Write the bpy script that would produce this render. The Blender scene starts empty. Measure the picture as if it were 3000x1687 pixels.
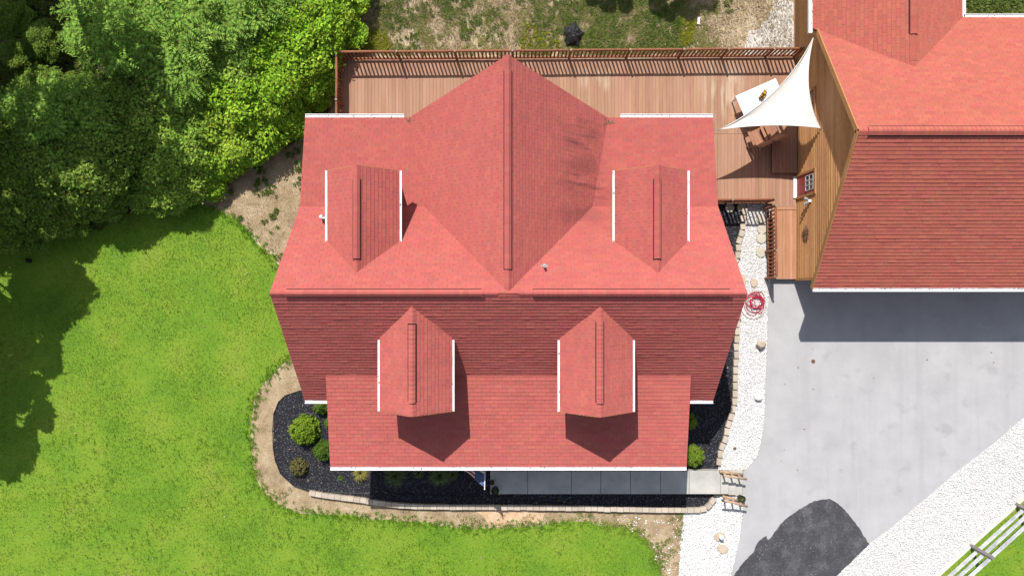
import bpy, bmesh, math, random
import numpy as np
from mathutils import Vector, Matrix
random.seed(7)
RNG = np.random.default_rng(7)
SC = bpy.context.scene
COL = SC.collection
PI = math.pi

# ------------------------------------------------------------------ camera, sky, sun, exposure
H = 28.0                                   # the drone hovers 28 m above the driveway, looking straight down
cam = bpy.data.cameras.new('camera')
cam.sensor_width = 36.0
cam.lens = 24.0
cam.clip_start = 0.5
cam.clip_end = 600
camo = bpy.data.objects.new('camera', cam)
camo.location = (0, 0, H)
COL.objects.link(camo)
SC.camera = camo

SUN_D = Vector((0.25, -0.755, -1.0)).normalized()       # direction the light travels
el = math.asin(-SUN_D.z)
W = bpy.data.worlds.new('World')
SC.world = W
W.use_nodes = True
nt = W.node_tree
nt.nodes.clear()
sky = nt.nodes.new('ShaderNodeTexSky')
sky.sky_type = 'NISHITA'
sky.sun_disc = False
sky.sun_elevation = el
sky.sun_rotation = math.atan2(-SUN_D.x, -SUN_D.y)
bg = nt.nodes.new('ShaderNodeBackground')
bg.inputs['Strength'].default_value = 0.112
wo = nt.nodes.new('ShaderNodeOutputWorld')
shs = nt.nodes.new('ShaderNodeHueSaturation')          # slightly hazy, whiter summer sky, the same in every direction
shs.inputs['Saturation'].default_value = 0.6
nt.links.new(sky.outputs[0], shs.inputs['Color'])
nt.links.new(shs.outputs[0], bg.inputs[0])
nt.links.new(bg.outputs[0], wo.inputs[0])
sl = bpy.data.lights.new('sun', 'SUN')
sl.energy = 4.6
sl.angle = math.radians(0.5)
sl.color = (1.0, 0.96, 0.9)
slo = bpy.data.objects.new('sun', sl)
slo.rotation_euler = SUN_D.to_track_quat('-Z', 'Y').to_euler()
slo.location = (0, 0, 60)
COL.objects.link(slo)
SC.view_settings.view_transform = 'Standard'
SC.view_settings.look = 'None'
SC.view_settings.gamma = 1.0
SC.view_settings.use_curve_mapping = False
SC.view_settings.exposure = 0.47


def G(px, py, z=0.0):
    """point at height z that was measured at photo pixel px, py"""
    k = (H - z) / 2000.0
    return Vector(((px - 1500) * k, (843.5 - py) * k, z))


# ------------------------------------------------------------------ materials
def M(name, cols, rough=0.85, scale=3.0, detail=6.0, rnd=0.0, hue=0.0, bump=0.0, bscale=60.0, spec=0.25,
      transl=0.0, stretch=None, fine=0.0, fscale=40.0, metal=0.0, objcoord=False, macro=0.0, mscale=.35):
    m = bpy.data.materials.new(name)
    m.use_nodes = True
    t = m.node_tree
    N, L = t.nodes, t.links
    b = N['Principled BSDF']
    b.inputs['Roughness'].default_value = rough
    b.inputs['Specular IOR Level'].default_value = spec
    b.inputs['Metallic'].default_value = metal
    geo = N.new('ShaderNodeNewGeometry')
    vec = geo.outputs['Position']
    if objcoord:
        tc = N.new('ShaderNodeTexCoord')
        vec = tc.outputs['Object']
    if stretch:
        mp = N.new('ShaderNodeMapping')
        mp.inputs['Scale'].default_value = stretch
        L.new(vec, mp.inputs['Vector'])
        vec = mp.outputs['Vector']
    if len(cols) == 1:
        rgb = N.new('ShaderNodeRGB')
        rgb.outputs[0].default_value = (*cols[0], 1)
        out = rgb.outputs[0]
    else:
        no = N.new('ShaderNodeTexNoise')
        no.inputs['Scale'].default_value = scale
        no.inputs['Detail'].default_value = detail
        no.inputs['Roughness'].default_value = 0.65
        L.new(vec, no.inputs['Vector'])
        cr = N.new('ShaderNodeValToRGB')
        e = cr.color_ramp.elements
        n = len(cols)
        pos = [0.32 + 0.36 * i / (n - 1) for i in range(n)]
        e[0].position, e[0].color = pos[0], (*cols[0], 1)
        e[1].position, e[1].color = pos[-1], (*cols[-1], 1)
        for i in range(1, n - 1):
            q = e.new(pos[i])
            q.color = (*cols[i], 1)
        L.new(no.outputs['Fac'], cr.inputs['Fac'])
        out = cr.outputs['Color']
    if fine > 0:
        n2 = N.new('ShaderNodeTexNoise')
        n2.inputs['Scale'].default_value = fscale
        n2.inputs['Detail'].default_value = 3
        L.new(vec, n2.inputs['Vector'])
        mr = N.new('ShaderNodeMapRange')
        mr.inputs['From Min'].default_value = 0.3
        mr.inputs['From Max'].default_value = 0.7
        mr.inputs['To Min'].default_value = 1 - fine
        mr.inputs['To Max'].default_value = 1 + fine
        L.new(n2.outputs['Fac'], mr.inputs['Value'])
        hs = N.new('ShaderNodeHueSaturation')
        L.new(mr.outputs[0], hs.inputs['Value'])
        L.new(out, hs.inputs['Color'])
        out = hs.outputs['Color']
    if macro > 0:
        n4 = N.new('ShaderNodeTexNoise')
        n4.inputs['Scale'].default_value = mscale
        n4.inputs['Detail'].default_value = 5
        n4.inputs['Roughness'].default_value = .6
        L.new(geo.outputs['Position'], n4.inputs['Vector'])
        mr = N.new('ShaderNodeMapRange')
        mr.inputs['From Min'].default_value = 0.3
        mr.inputs['From Max'].default_value = 0.7
        mr.inputs['To Min'].default_value = 1 - macro
        mr.inputs['To Max'].default_value = 1 + macro
        L.new(n4.outputs['Fac'], mr.inputs['Value'])
        hs = N.new('ShaderNodeHueSaturation')
        L.new(mr.outputs[0], hs.inputs['Value'])
        L.new(out, hs.inputs['Color'])
        out = hs.outputs['Color']
    if rnd > 0 or hue > 0:
        oi = N.new('ShaderNodeObjectInfo')
        ad = N.new('ShaderNodeMath')
        ad.operation = 'ADD'
        L.new(geo.outputs['Random Per Island'], ad.inputs[0])
        L.new(oi.outputs['Random'], ad.inputs[1])
        fr = N.new('ShaderNodeMath')
        fr.operation = 'FRACT'
        L.new(ad.outputs[0], fr.inputs[0])
        hs = N.new('ShaderNodeHueSaturation')
        mr = N.new('ShaderNodeMapRange')
        mr.inputs['To Min'].default_value = 1 - rnd
        mr.inputs['To Max'].default_value = 1 + rnd
        L.new(fr.outputs[0], mr.inputs['Value'])
        L.new(mr.outputs[0], hs.inputs['Value'])
        if hue > 0:
            m7 = N.new('ShaderNodeMath')
            m7.operation = 'MULTIPLY'
            m7.inputs[1].default_value = 7.31
            L.new(fr.outputs[0], m7.inputs[0])
            f7 = N.new('ShaderNodeMath')
            f7.operation = 'FRACT'
            L.new(m7.outputs[0], f7.inputs[0])
            mh = N.new('ShaderNodeMapRange')
            mh.inputs['To Min'].default_value = 0.5 - hue
            mh.inputs['To Max'].default_value = 0.5 + hue
            L.new(f7.outputs[0], mh.inputs['Value'])
            L.new(mh.outputs[0], hs.inputs['Hue'])
        L.new(out, hs.inputs['Color'])
        out = hs.outputs['Color']
    L.new(out, b.inputs['Base Color'])
    if bump > 0:
        n3 = N.new('ShaderNodeTexNoise')
        n3.inputs['Scale'].default_value = bscale
        n3.inputs['Detail'].default_value = 4
        L.new(vec, n3.inputs['Vector'])
        bp = N.new('ShaderNodeBump')
        bp.inputs['Strength'].default_value = bump
        bp.inputs['Distance'].default_value = 0.02
        L.new(n3.outputs['Fac'], bp.inputs['Height'])
        L.new(bp.outputs[0], b.inputs['Normal'])
    if transl > 0:
        tr = N.new('ShaderNodeBsdfTranslucent')
        L.new(out, tr.inputs['Color'])
        mx = N.new('ShaderNodeMixShader')
        mx.inputs[0].default_value = transl
        L.new(b.outputs[0], mx.inputs[1])
        L.new(tr.outputs[0], mx.inputs[2])
        L.new(mx.outputs[0], N['Material Output'].inputs['Surface'])
    return m


MAT = {}
MAT['ground'] = M('dry_ground', [(.24, .19, .11), (.38, .30, .19), (.50, .41, .29)], scale=1.3, detail=9, fine=.28, fscale=22, bump=.6, bscale=25)
MAT['litter'] = M('leaf_litter', [(.03, .026, .015), (.08, .06, .035), (.14, .11, .07)], scale=2.5, fine=.4, fscale=20, bump=.6, bscale=25)
MAT['lawn'] = M('lawn_turf', [(.085, .175, .012), (.115, .215, .014), (.15, .235, .018), (.18, .235, .03)], scale=.42, detail=9, fine=.2, fscale=16, bump=.5, bscale=30)
MAT['blade'] = M('grass_blade', [(.09, .195, .012), (.125, .25, .015), (.16, .275, .02), (.205, .275, .04)], scale=.26, detail=6, rnd=.3, hue=.018, macro=.09, mscale=1.1, transl=.3, rough=.7)
MAT['tuft'] = M('long_grass', [(.08, .19, .012), (.12, .25, .014), (.17, .29, .02)], scale=.8, rnd=.35, hue=.02, transl=.3)
MAT['blade_far'] = M('meadow_blade', [(.20, .24, .05), (.34, .33, .11)], scale=.7, rnd=.3, hue=.02, transl=.3)
MAT['straw'] = M('dry_straw', [(.30, .22, .12), (.42, .34, .22)], scale=2, rnd=.35, hue=.01, transl=.15)
MAT['weed'] = M('weed_leaf', [(.10, .17, .025), (.20, .24, .06)], scale=2, rnd=.35, hue=.02, transl=.3)
MAT['strip_green'] = M('sparse_grass', [(.12, .16, .03), (.22, .22, .07), (.32, .27, .13)], scale=1.2, rnd=.3, hue=.02, transl=.2)
MAT['yweed'] = M('yellow_weed', [(.24, .27, .02), (.34, .33, .03)], scale=2, rnd=.3, hue=.015, transl=.3)
MAT['clay'] = M('bare_clay', [(.40, .25, .14), (.52, .36, .23), (.55, .42, .29)], scale=1.6, detail=8, fine=.18, fscale=25, bump=.4)
MAT['tan'] = M('dead_turf', [(.21, .15, .085), (.31, .23, .14), (.42, .33, .22)], scale=1.5, detail=9, fine=.25, fscale=24, bump=.5, bscale=30)
MAT['drive'] = M('sealed_driveway', [(.325, .32, .326), (.35, .345, .35), (.372, .368, .372)], scale=.5, detail=10, macro=.06, mscale=.9, fine=.06, fscale=50, rough=.8, bump=.15, bscale=90)
MAT['patch'] = M('dark_asphalt', [(.042, .041, .045), (.058, .057, .062), (.10, .098, .104)], scale=1.6, detail=12, fine=.3, fscale=14, bump=.4, bscale=70)
MAT['scuff'] = M('pale_scuff', [(.2, .2, .2), (.3, .3, .3)], scale=9)
MAT['gravel'] = M('gravel_bed', [(.36, .355, .35), (.62, .61, .60)], scale=12, fine=.3, fscale=40, bump=.8, bscale=60)
MAT['stone'] = M('white_stone', [(.62, .61, .60), (.74, .73, .72)], scale=20, rnd=.2, rough=.8)
MAT['mulch'] = M('black_mulch', [(.008, .008, .011), (.02, .02, .025)], scale=12, fine=.5, fscale=30, bump=1, bscale=40)
MAT['chip'] = M('mulch_chip', [(.012, .012, .018), (.06, .06, .075), (.16, .155, .16)], scale=45, rnd=.7, rough=.6)
MAT['concrete'] = M('concrete', [(.34, .33, .305), (.44, .43, .40)], scale=1.1, detail=9, macro=.13, mscale=1.7, fine=.08, fscale=60, rough=.85)
MAT['concrete2'] = M('dusty_concrete', [(.36, .34, .32), (.5, .48, .45), (.56, .54, .5)], scale=2.5, detail=9, fine=.25, fscale=20)
MAT['block'] = M('wall_block', [(.38, .315, .245), (.47, .405, .335)], scale=2, rnd=.14, hue=.008, fine=.1, fscale=60, bump=.4)
MAT['flag'] = M('flagstone', [(.36, .28, .2), (.48, .40, .31)], scale=5, fine=.1, fscale=50, bump=.3)
MAT['disc'] = M('cast_stone', [(.40, .37, .29), (.5, .47, .39)], scale=6, fine=.12, fscale=50, bump=.3)
MAT['deck'] = M('stained_plank', [(.30, .163, .102), (.325, .183, .12), (.35, .205, .14)], scale=1.1, rnd=.09, hue=.006, fine=.12, fscale=30, stretch=(6, .6, 1))
MAT['deckdark'] = M('deck_joist', [(.05, .03, .02)])
MAT['ramp'] = M('ramp_plank', [(.36, .17, .095), (.44, .23, .14)], scale=1.2, rnd=.1, hue=.005, fine=.1, fscale=30, stretch=(6, .6, 1))
MAT['log'] = M('stained_log', [(.19, .072, .04), (.27, .11, .062)], scale=3, rnd=.15, fine=.15, fscale=20)
MAT['logend'] = M('log_end', [(.22, .16, .1), (.3, .23, .16)], scale=12)
MAT['rawlog'] = M('weathered_log', [(.33, .21, .13), (.45, .32, .22)], scale=4, rnd=.1, fine=.2, fscale=25)
MAT['siding'] = M('cedar_siding', [(.40, .20, .085), (.49, .262, .115)], scale=1.5, rnd=.16, hue=.006, fine=.15, fscale=14, stretch=(1, .4, 4), rough=.6)
MAT['trim'] = M('cedar_trim', [(.32, .16, .06), (.4, .21, .085)], scale=2, fine=.12, fscale=18)
MAT['sheath'] = M('roof_felt', [(.16, .04, .035)])
MAT['vent'] = M('vent_edge', [(.04, .015, .014)])
MAT['white'] = M('white_metal', [(.66, .66, .66), (.76, .76, .76)], scale=2.5, detail=8, rough=.4, spec=.4)
MAT['gutterin'] = M('gutter_trough', [(.68, .68, .68), (.8, .8, .8)], scale=3)
MAT['debris'] = M('leaf_debris', [(.10, .07, .04), (.2, .14, .08)], scale=9, rnd=.4)
MAT['wall'] = M('brown_log_wall', [(.28, .14, .06), (.36, .19, .08)], scale=2, stretch=(1, 1, 6))
MAT['glass'] = M('window_glass', [(.03, .04, .05)], rough=.06, spec=.6)
MAT['reddoor'] = M('red_door_paint', [(.26, .035, .03), (.3, .04, .035)], scale=4, rough=.5)
MAT['black'] = M('black_plastic', [(.012, .012, .013)], rough=.45)
MAT['grey'] = M('grey_metal', [(.25, .25, .26)], rough=.5)
MAT['rust'] = M('rusted_metal', [(.10, .055, .035), (.2, .12, .08)], scale=8, rough=.7)
MAT['sail'] = M('sail_cloth', [(.72, .70, .655), (.76, .74, .70)], scale=1.2, rough=.9, transl=.18, fine=.02, fscale=6)
MAT['table'] = M('white_table', [(.76, .76, .80), (.82, .82, .85)], scale=1.2, rough=.5)
MAT['chairw'] = M('chair_wood', [(.28, .13, .08), (.36, .18, .115)], scale=3, rnd=.12)
MAT['hose'] = M('red_hose', [(.34, .018, .045), (.42, .035, .075)], scale=5, rough=.45)
MAT['hosepale'] = M('faded_hose', [(.34, .2, .19), (.42, .27, .25)], scale=5, rough=.6)
MAT['terra'] = M('dark_pot', [(.02, .026, .022), (.035, .04, .036)], scale=6, rough=.5)
MAT['soil'] = M('pot_soil', [(.02, .017, .012), (.05, .04, .03)], scale=30)
MAT['bark'] = M('bark', [(.08, .06, .045), (.16, .12, .09)], scale=6, bump=.6, bscale=20)
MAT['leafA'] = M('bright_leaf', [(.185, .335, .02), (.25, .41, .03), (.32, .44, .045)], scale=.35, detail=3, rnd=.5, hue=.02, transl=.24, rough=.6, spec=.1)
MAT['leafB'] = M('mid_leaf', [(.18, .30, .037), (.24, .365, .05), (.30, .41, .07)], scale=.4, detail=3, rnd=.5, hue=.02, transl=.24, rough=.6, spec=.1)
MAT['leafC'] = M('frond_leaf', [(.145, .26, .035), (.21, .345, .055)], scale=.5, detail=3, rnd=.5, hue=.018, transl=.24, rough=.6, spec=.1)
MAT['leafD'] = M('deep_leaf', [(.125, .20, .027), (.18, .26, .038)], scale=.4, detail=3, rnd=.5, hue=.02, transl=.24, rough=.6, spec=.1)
MAT['shrubL'] = M('lime_leaf', [(.17, .27, .018), (.23, .33, .03)], scale=4, rnd=.25, hue=.012, transl=.3)
MAT['shrubG'] = M('green_needle', [(.06, .125, .015), (.12, .2, .02)], scale=5, rnd=.3, hue=.012, transl=.25)
MAT['shrubY'] = M('gold_needle', [(.13, .22, .02), (.22, .29, .03)], scale=5, rnd=.3, hue=.012, transl=.25)
MAT['shrubB'] = M('bronze_leaf', [(.10, .10, .03), (.17, .15, .05)], scale=6, rnd=.35, hue=.02, transl=.2)
MAT['ograss'] = M('ornamental_grass', [(.12, .16, .05), (.2, .25, .09)], scale=6, rnd=.3, hue=.01, transl=.3)
MAT['ygrass'] = M('yellow_grass', [(.3, .27, .06), (.38, .33, .09)], scale=6, rnd=.3, transl=.3)
MAT['tarp'] = M('black_tarp', [(.012, .012, .013), (.03, .03, .032)], scale=3, rough=.45)
MAT['fencew'] = M('weathered_white_board', [(.26, .27, .29), (.45, .46, .48), (.55, .56, .57)], scale=2.2, detail=9, rnd=.08, fine=.15, fscale=30)
MAT['fencep'] = M('grey_post', [(.16, .14, .14), (.24, .21, .21)], scale=3)
MAT['curb'] = M('pale_board', [(.55, .5, .45), (.66, .62, .58)], scale=3)
MAT['fred'] = M('flag_red', [(.40, .025, .04)], transl=.25)
MAT['fwhite'] = M('flag_white', [(.8, .8, .8)], transl=.4)
MAT['fblue'] = M('flag_blue', [(.03, .06, .22)], transl=.25)
MAT['flowr'] = M('red_petal', [(.42, .03, .03)])
MAT['flowy'] = M('yellow_petal', [(.6, .42, .03)])
MAT['orange'] = M('orange_petal', [(.55, .18, .03)])


def add_stain(m, color, boxes, stretch, thr=(.53, .70), amount=.8, rot=0.0):
    """worn or stained patches of a material that stay inside soft-edged boxes (x0, x1, y0, y1), metres"""
    t = m.node_tree
    N, L = t.nodes, t.links
    b = N['Principled BSDF']
    src = b.inputs['Base Color'].links[0].from_socket
    geo = N.new('ShaderNodeNewGeometry')
    mp = N.new('ShaderNodeMapping')
    mp.inputs['Scale'].default_value = stretch
    mp.inputs['Rotation'].default_value = (0, 0, rot)
    L.new(geo.outputs['Position'], mp.inputs['Vector'])
    no = N.new('ShaderNodeTexNoise')
    no.inputs['Scale'].default_value = 1.0
    no.inputs['Detail'].default_value = 6
    L.new(mp.outputs[0], no.inputs['Vector'])
    cr = N.new('ShaderNodeValToRGB')
    cr.color_ramp.elements[0].position = thr[0]
    cr.color_ramp.elements[1].position = thr[1]
    L.new(no.outputs['Fac'], cr.inputs['Fac'])
    sp = N.new('ShaderNodeSeparateXYZ')
    L.new(geo.outputs['Position'], sp.inputs[0])

    def mul(p, q):
        mu = N.new('ShaderNodeMath')
        mu.operation = 'MULTIPLY'
        L.new(p, mu.inputs[0])
        if isinstance(q, float):
            mu.inputs[1].default_value = q
        else:
            L.new(q, mu.inputs[1])
        return mu.outputs[0]

    def band(sock, a, d):
        w = (d - a) * .3
        r1 = N.new('ShaderNodeMapRange')
        r1.inputs['From Min'].default_value = a
        r1.inputs['From Max'].default_value = a + w
        L.new(sock, r1.inputs['Value'])
        r2 = N.new('ShaderNodeMapRange')
        r2.inputs['From Min'].default_value = d - w
        r2.inputs['From Max'].default_value = d
        r2.inputs['To Min'].default_value = 1
        r2.inputs['To Max'].default_value = 0
        L.new(sock, r2.inputs['Value'])
        return mul(r1.outputs[0], r2.outputs[0])
    tot = None
    for x0, x1, y0, y1 in boxes:
        q = mul(band(sp.outputs[0], x0, x1), band(sp.outputs[1], y0, y1))
        if tot is None:
            tot = q
        else:
            mx = N.new('ShaderNodeMath')
            mx.operation = 'MAXIMUM'
            L.new(tot, mx.inputs[0])
            L.new(q, mx.inputs[1])
            tot = mx.outputs[0]
    f = mul(mul(tot, cr.outputs[0]), amount)
    mix = N.new('ShaderNodeMix')
    mix.data_type = 'RGBA'
    L.new(f, mix.inputs['Factor'])
    L.new(src, mix.inputs[6])
    mix.inputs[7].default_value = (*color, 1)
    L.new(mix.outputs[2], b.inputs['Base Color'])


SHC = [(.34, .106, .096), (.392, .102, .087), (.41, .107, .091)]
MAT['shingle'] = M('red_shingle', SHC, scale=6, detail=4, rnd=.05, hue=.004, fine=.09, fscale=45, rough=.9, bump=.25, bscale=140, spec=.15, macro=.05, mscale=.5)
# granule-coated shingles scatter light like a very rough diffuse surface
MAT['shingle'].node_tree.nodes['Principled BSDF'].inputs['Diffuse Roughness'].default_value = 0.4
# algae streaks on the east slope of the rear gable and faint grime lower down the front slope
add_stain(MAT['shingle'], (.13, .045, .042), [(.9, 3.8, .9, 6.7)], (.5, 1.7, .5), (.40, .66), .42, math.radians(12))
add_stain(MAT['shingle'], (.06, .03, .03), [(1.5, 3.75, 2.3, 6.5)], (.7, 5.5, .7), (.48, .70), .6, math.radians(12))
GSH = [(.345, .112, .088), (.395, .11, .079), (.41, .116, .085)]
MAT['shingle2'] = M('weathered_shingle', GSH, scale=6, detail=4, rnd=.06, hue=.005, fine=.10, fscale=45, rough=.9, bump=.25, bscale=140, spec=.15, macro=.05, mscale=.5)
MAT['shingle2'].node_tree.nodes['Principled BSDF'].inputs['Diffuse Roughness'].default_value = 0.4
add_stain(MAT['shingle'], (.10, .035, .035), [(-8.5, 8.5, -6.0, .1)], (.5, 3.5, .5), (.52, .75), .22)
add_stain(MAT['deck'], (.50, .40, .30), [(7.5, 9.6, 6.7, 9.3), (2.6, 4.2, 7.9, 9.0)], (5, .9, 1), (.44, .62), .6)
add_stain(MAT['drive'], (.25, .247, .255), [(9, 24, -14, 2)], (2.6, .16, 1), (.50, .70), .28)
add_stain(MAT['drive'], (.22, .216, .22), [(9, 24, -14, 2)], (1.1, 1.3, 1), (.60, .70), .35)


# ------------------------------------------------------------------ mesh helpers
class MB:
    def __init__(s):
        s.v, s.f, s.m = [], [], []

    def add(s, vs, fs, mi=0):
        o = len(s.v)
        s.v += [tuple(p) for p in vs]
        s.f += [tuple(i + o for i in f) for f in fs]
        s.m += [mi] * len(fs)
        return s

    def box(s, a, b, mi=0):
        x0, y0, z0 = a
        x1, y1, z1 = b
        return s.add([(x0, y0, z0), (x1, y0, z0), (x1, y1, z0), (x0, y1, z0), (x0, y0, z1), (x1, y0, z1), (x1, y1, z1), (x0, y1, z1)],
                     [(0, 3, 2, 1), (4, 5, 6, 7), (0, 1, 5, 4), (1, 2, 6, 5), (2, 3, 7, 6), (3, 0, 4, 7)], mi)

    def beam(s, p, q, w, h, up=(0, 0, 1), mi=0):
        """box from p to q, width w across, height h along up, centred"""
        p, q = Vector(p), Vector(q)
        d = (q - p).normalized()
        side = d.cross(Vector(up))
        if side.length < 1e-5:
            side = Vector((1, 0, 0))
        side.normalize()
        u = side.cross(d).normalized()
        vs = []
        for c in (p, q):
            for a, b in ((-1, -1), (1, -1), (1, 1), (-1, 1)):
                vs.append(c + side * (a * w / 2) + u * (b * h / 2))
        return s.add(vs, [(0, 1, 2, 3), (7, 6, 5, 4), (0, 4, 5, 1), (1, 5, 6, 2), (2, 6, 7, 3), (3, 7, 4, 0)], mi)

    def tube(s, pts, r, n=8, mi=0, cap=True, capmi=None, closed=False):
        pts = [Vector(p) for p in pts]
        rs = r if isinstance(r, (list, tuple)) else [r] * len(pts)
        o = len(s.v)
        prev = None
        for i, p in enumerate(pts):
            d = (pts[min(i + 1, len(pts) - 1)] - pts[max(i - 1, 0)]).normalized()
            a = prev if prev is not None else (Vector((0, 0, 1)) if abs(d.z) < .9 else Vector((1, 0, 0)))
            a = (a - d * a.dot(d)).normalized()
            prev = a
            b = d.cross(a)
            for k in range(n):
                t = 2 * PI * k / n
                s.v.append(tuple(p + (a * math.cos(t) + b * math.sin(t)) * rs[i]))
        for i in range(len(pts) - 1):
            for k in range(n):
                s.f.append((o + i * n + k, o + i * n + (k + 1) % n, o + (i + 1) * n + (k + 1) % n, o + (i + 1) * n + k))
                s.m.append(mi)
        if cap:
            c = mi if capmi is None else capmi
            s.f.append(tuple(o + k for k in reversed(range(n))))
            s.m.append(c)
            s.f.append(tuple(o + (len(pts) - 1) * n + k for k in range(n)))
            s.m.append(c)
        return s

    def lathe(s, prof, c=(0, 0, 0), n=20, mi=0):
        o = len(s.v)
        for r, z in prof:
            for k in range(n):
                t = 2 * PI * k / n
                s.v.append((c[0] + r * math.cos(t), c[1] + r * math.sin(t), c[2] + z))
        for i in range(len(prof) - 1):
            for k in range(n):
                s.f.append((o + i * n + k, o + i * n + (k + 1) % n, o + (i + 1) * n + (k + 1) % n, o + (i + 1) * n + k))
                s.m.append(mi)
        return s

    def prism(s, pts2, z0, z1, mi=0):
        n = len(pts2)
        a = sum(pts2[i][0] * pts2[(i + 1) % n][1] - pts2[(i + 1) % n][0] * pts2[i][1] for i in range(n))
        if a < 0:
            pts2 = pts2[::-1]
        vs = [(p[0], p[1], z0) for p in pts2] + [(p[0], p[1], z1) for p in pts2]
        fs = [tuple(reversed(range(n))), tuple(range(n, 2 * n))]
        for i in range(n):
            j = (i + 1) % n
            fs.append((i, j, n + j, n + i))
        return s.add(vs, fs, mi)

    def mesh(s, name):
        me = bpy.data.meshes.new(name)
        me.from_pydata(s.v, [], s.f)
        return me

    def obj(s, name, mats, parent=None, smooth=False, bevel=0):
        me = s.mesh(name)
        mats = mats if isinstance(mats, (list, tuple)) else [mats]
        for m in mats:
            me.materials.append(MAT[m] if isinstance(m, str) else m)
        if len(mats) > 1:
            me.polygons.foreach_set('material_index', s.m)
        if smooth:
            me.polygons.foreach_set('use_smooth', [True] * len(me.polygons))
        me.update()
        return link(name, me, parent, bevel)


def link(name, me, parent=None, bevel=0):
    o = bpy.data.objects.new(name, me)
    COL.objects.link(o)
    if parent is not None:
        o.parent = parent
        if parent.parent is None and parent.type == 'EMPTY' and not parent.get('_local'):
            o.location = -parent.location
    if bevel:
        md = o.modifiers.new('bevel', 'BEVEL')
        md.width = bevel
        md.segments = 2
        md.limit_method = 'ANGLE'
    return o


def thing(name, label, cat, loc=(0, 0, 0), group=None, local=False, rz=0):
    o = bpy.data.objects.new(name, None)
    o.empty_display_size = .2
    o.location = loc
    o.rotation_euler = (0, 0, rz)
    COL.objects.link(o)
    if local:
        o['_local'] = 1
    return tag(o, label, cat, group)


def tag(o, label, cat, group=None):
    o['label'] = label
    o['category'] = cat
    if group:
        o['group'] = group
    return o


def kind(o, k):
    o['kind'] = k
    return o


def dup(root, loc, rz=0.0, scale=None, label=None):
    r = root.copy()
    COL.objects.link(r)
    r.location = loc
    r.rotation_euler = (0, 0, rz)
    if scale:
        r.scale = scale
    if label:
        r['label'] = label
    for ch in list(root.children):
        c = ch.copy()
        COL.objects.link(c)
        c.parent = r
        for g in list(ch.children):
            d = g.copy()
            COL.objects.link(d)
            d.parent = c
    return r


def np_mesh(name, v, f, mat):
    v = np.ascontiguousarray(v, dtype=np.float32)
    f = np.ascontiguousarray(f, dtype=np.int32)
    k = f.shape[1]
    me = bpy.data.meshes.new(name)
    me.vertices.add(len(v))
    me.vertices.foreach_set('co', v.ravel())
    me.loops.add(f.size)
    me.loops.foreach_set('vertex_index', f.ravel())
    me.polygons.add(len(f))
    me.polygons.foreach_set('loop_start', np.arange(0, f.size, k, dtype=np.int32))
    me.update(calc_edges=True)
    me.materials.append(MAT[mat])
    return me


def pip(pts, poly):
    x, y = pts[:, 0], pts[:, 1]
    ins = np.zeros(len(pts), bool)
    n = len(poly)
    for i in range(n):
        x0, y0 = poly[i][0], poly[i][1]
        x1, y1 = poly[(i + 1) % n][0], poly[(i + 1) % n][1]
        c = (y0 > y) != (y1 > y)
        ins ^= c & (x < (x1 - x0) * (y - y0) / (y1 - y0 + 1e-12) + x0)
    return ins


def scatter(poly, n, holes=()):
    a = np.array([[p[0], p[1]] for p in poly])
    lo, hi = a.min(0), a.max(0)
    p = RNG.uniform(lo, hi, (n, 2))
    k = pip(p, a)
    for h in holes:
        k &= ~pip(p, [(q[0], q[1]) for q in h])
    return p[k]


_ph = RNG.uniform(0, 6.28, (14, 2))
_dr = RNG.normal(0, 1, (14, 2))


def nz(p, s=1.0):
    r = np.zeros(len(p))
    for i in range(14):
        w = _dr[i] * s * (1 + .25 * i)
        r += np.sin(p[:, 0] * w[0] + p[:, 1] * w[1] + _ph[i, 0] * 3) / (1 + .15 * i)
    return r / 4.0


def blades(name, p, length, width, mat, z=0.0, lean=.8, spread=.35, per=1):
    """flat-ish grass blades, one triangle each"""
    p = np.repeat(p, per, 0)
    n = len(p)
    p = p + RNG.normal(0, .025, p.shape)
    a = RNG.uniform(0, 2 * PI, n)
    L = length * RNG.uniform(1 - spread, 1 + spread, n)
    ln = RNG.uniform(lean * .5, lean, n)
    d = np.stack([np.cos(a) * ln * L, np.sin(a) * ln * L, np.sqrt(np.maximum(.05, 1 - ln ** 2)) * L], 1)
    w = np.stack([-np.sin(a), np.cos(a), np.zeros(n)], 1) * (width * .5)
    b = np.stack([p[:, 0], p[:, 1], np.full(n, z) if np.isscalar(z) else np.repeat(z, per)], 1)
    mid = b + d * .55 + np.array([0, 0, .012])
    v = np.stack([b - w * .7, b + w * .7, mid + w, mid - w, b + d, ], 1).reshape(-1, 3)
    i = np.arange(n)[:, None] * 5
    f = np.concatenate([i + np.array([[0, 1, 2]]), i + np.array([[0, 2, 3]]), i + np.array([[3, 2, 4]])], 1).reshape(-1, 3)
    me = np_mesh(name, v, f, mat)
    o = link(name, me)
    return kind(o, 'stuff')


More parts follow.
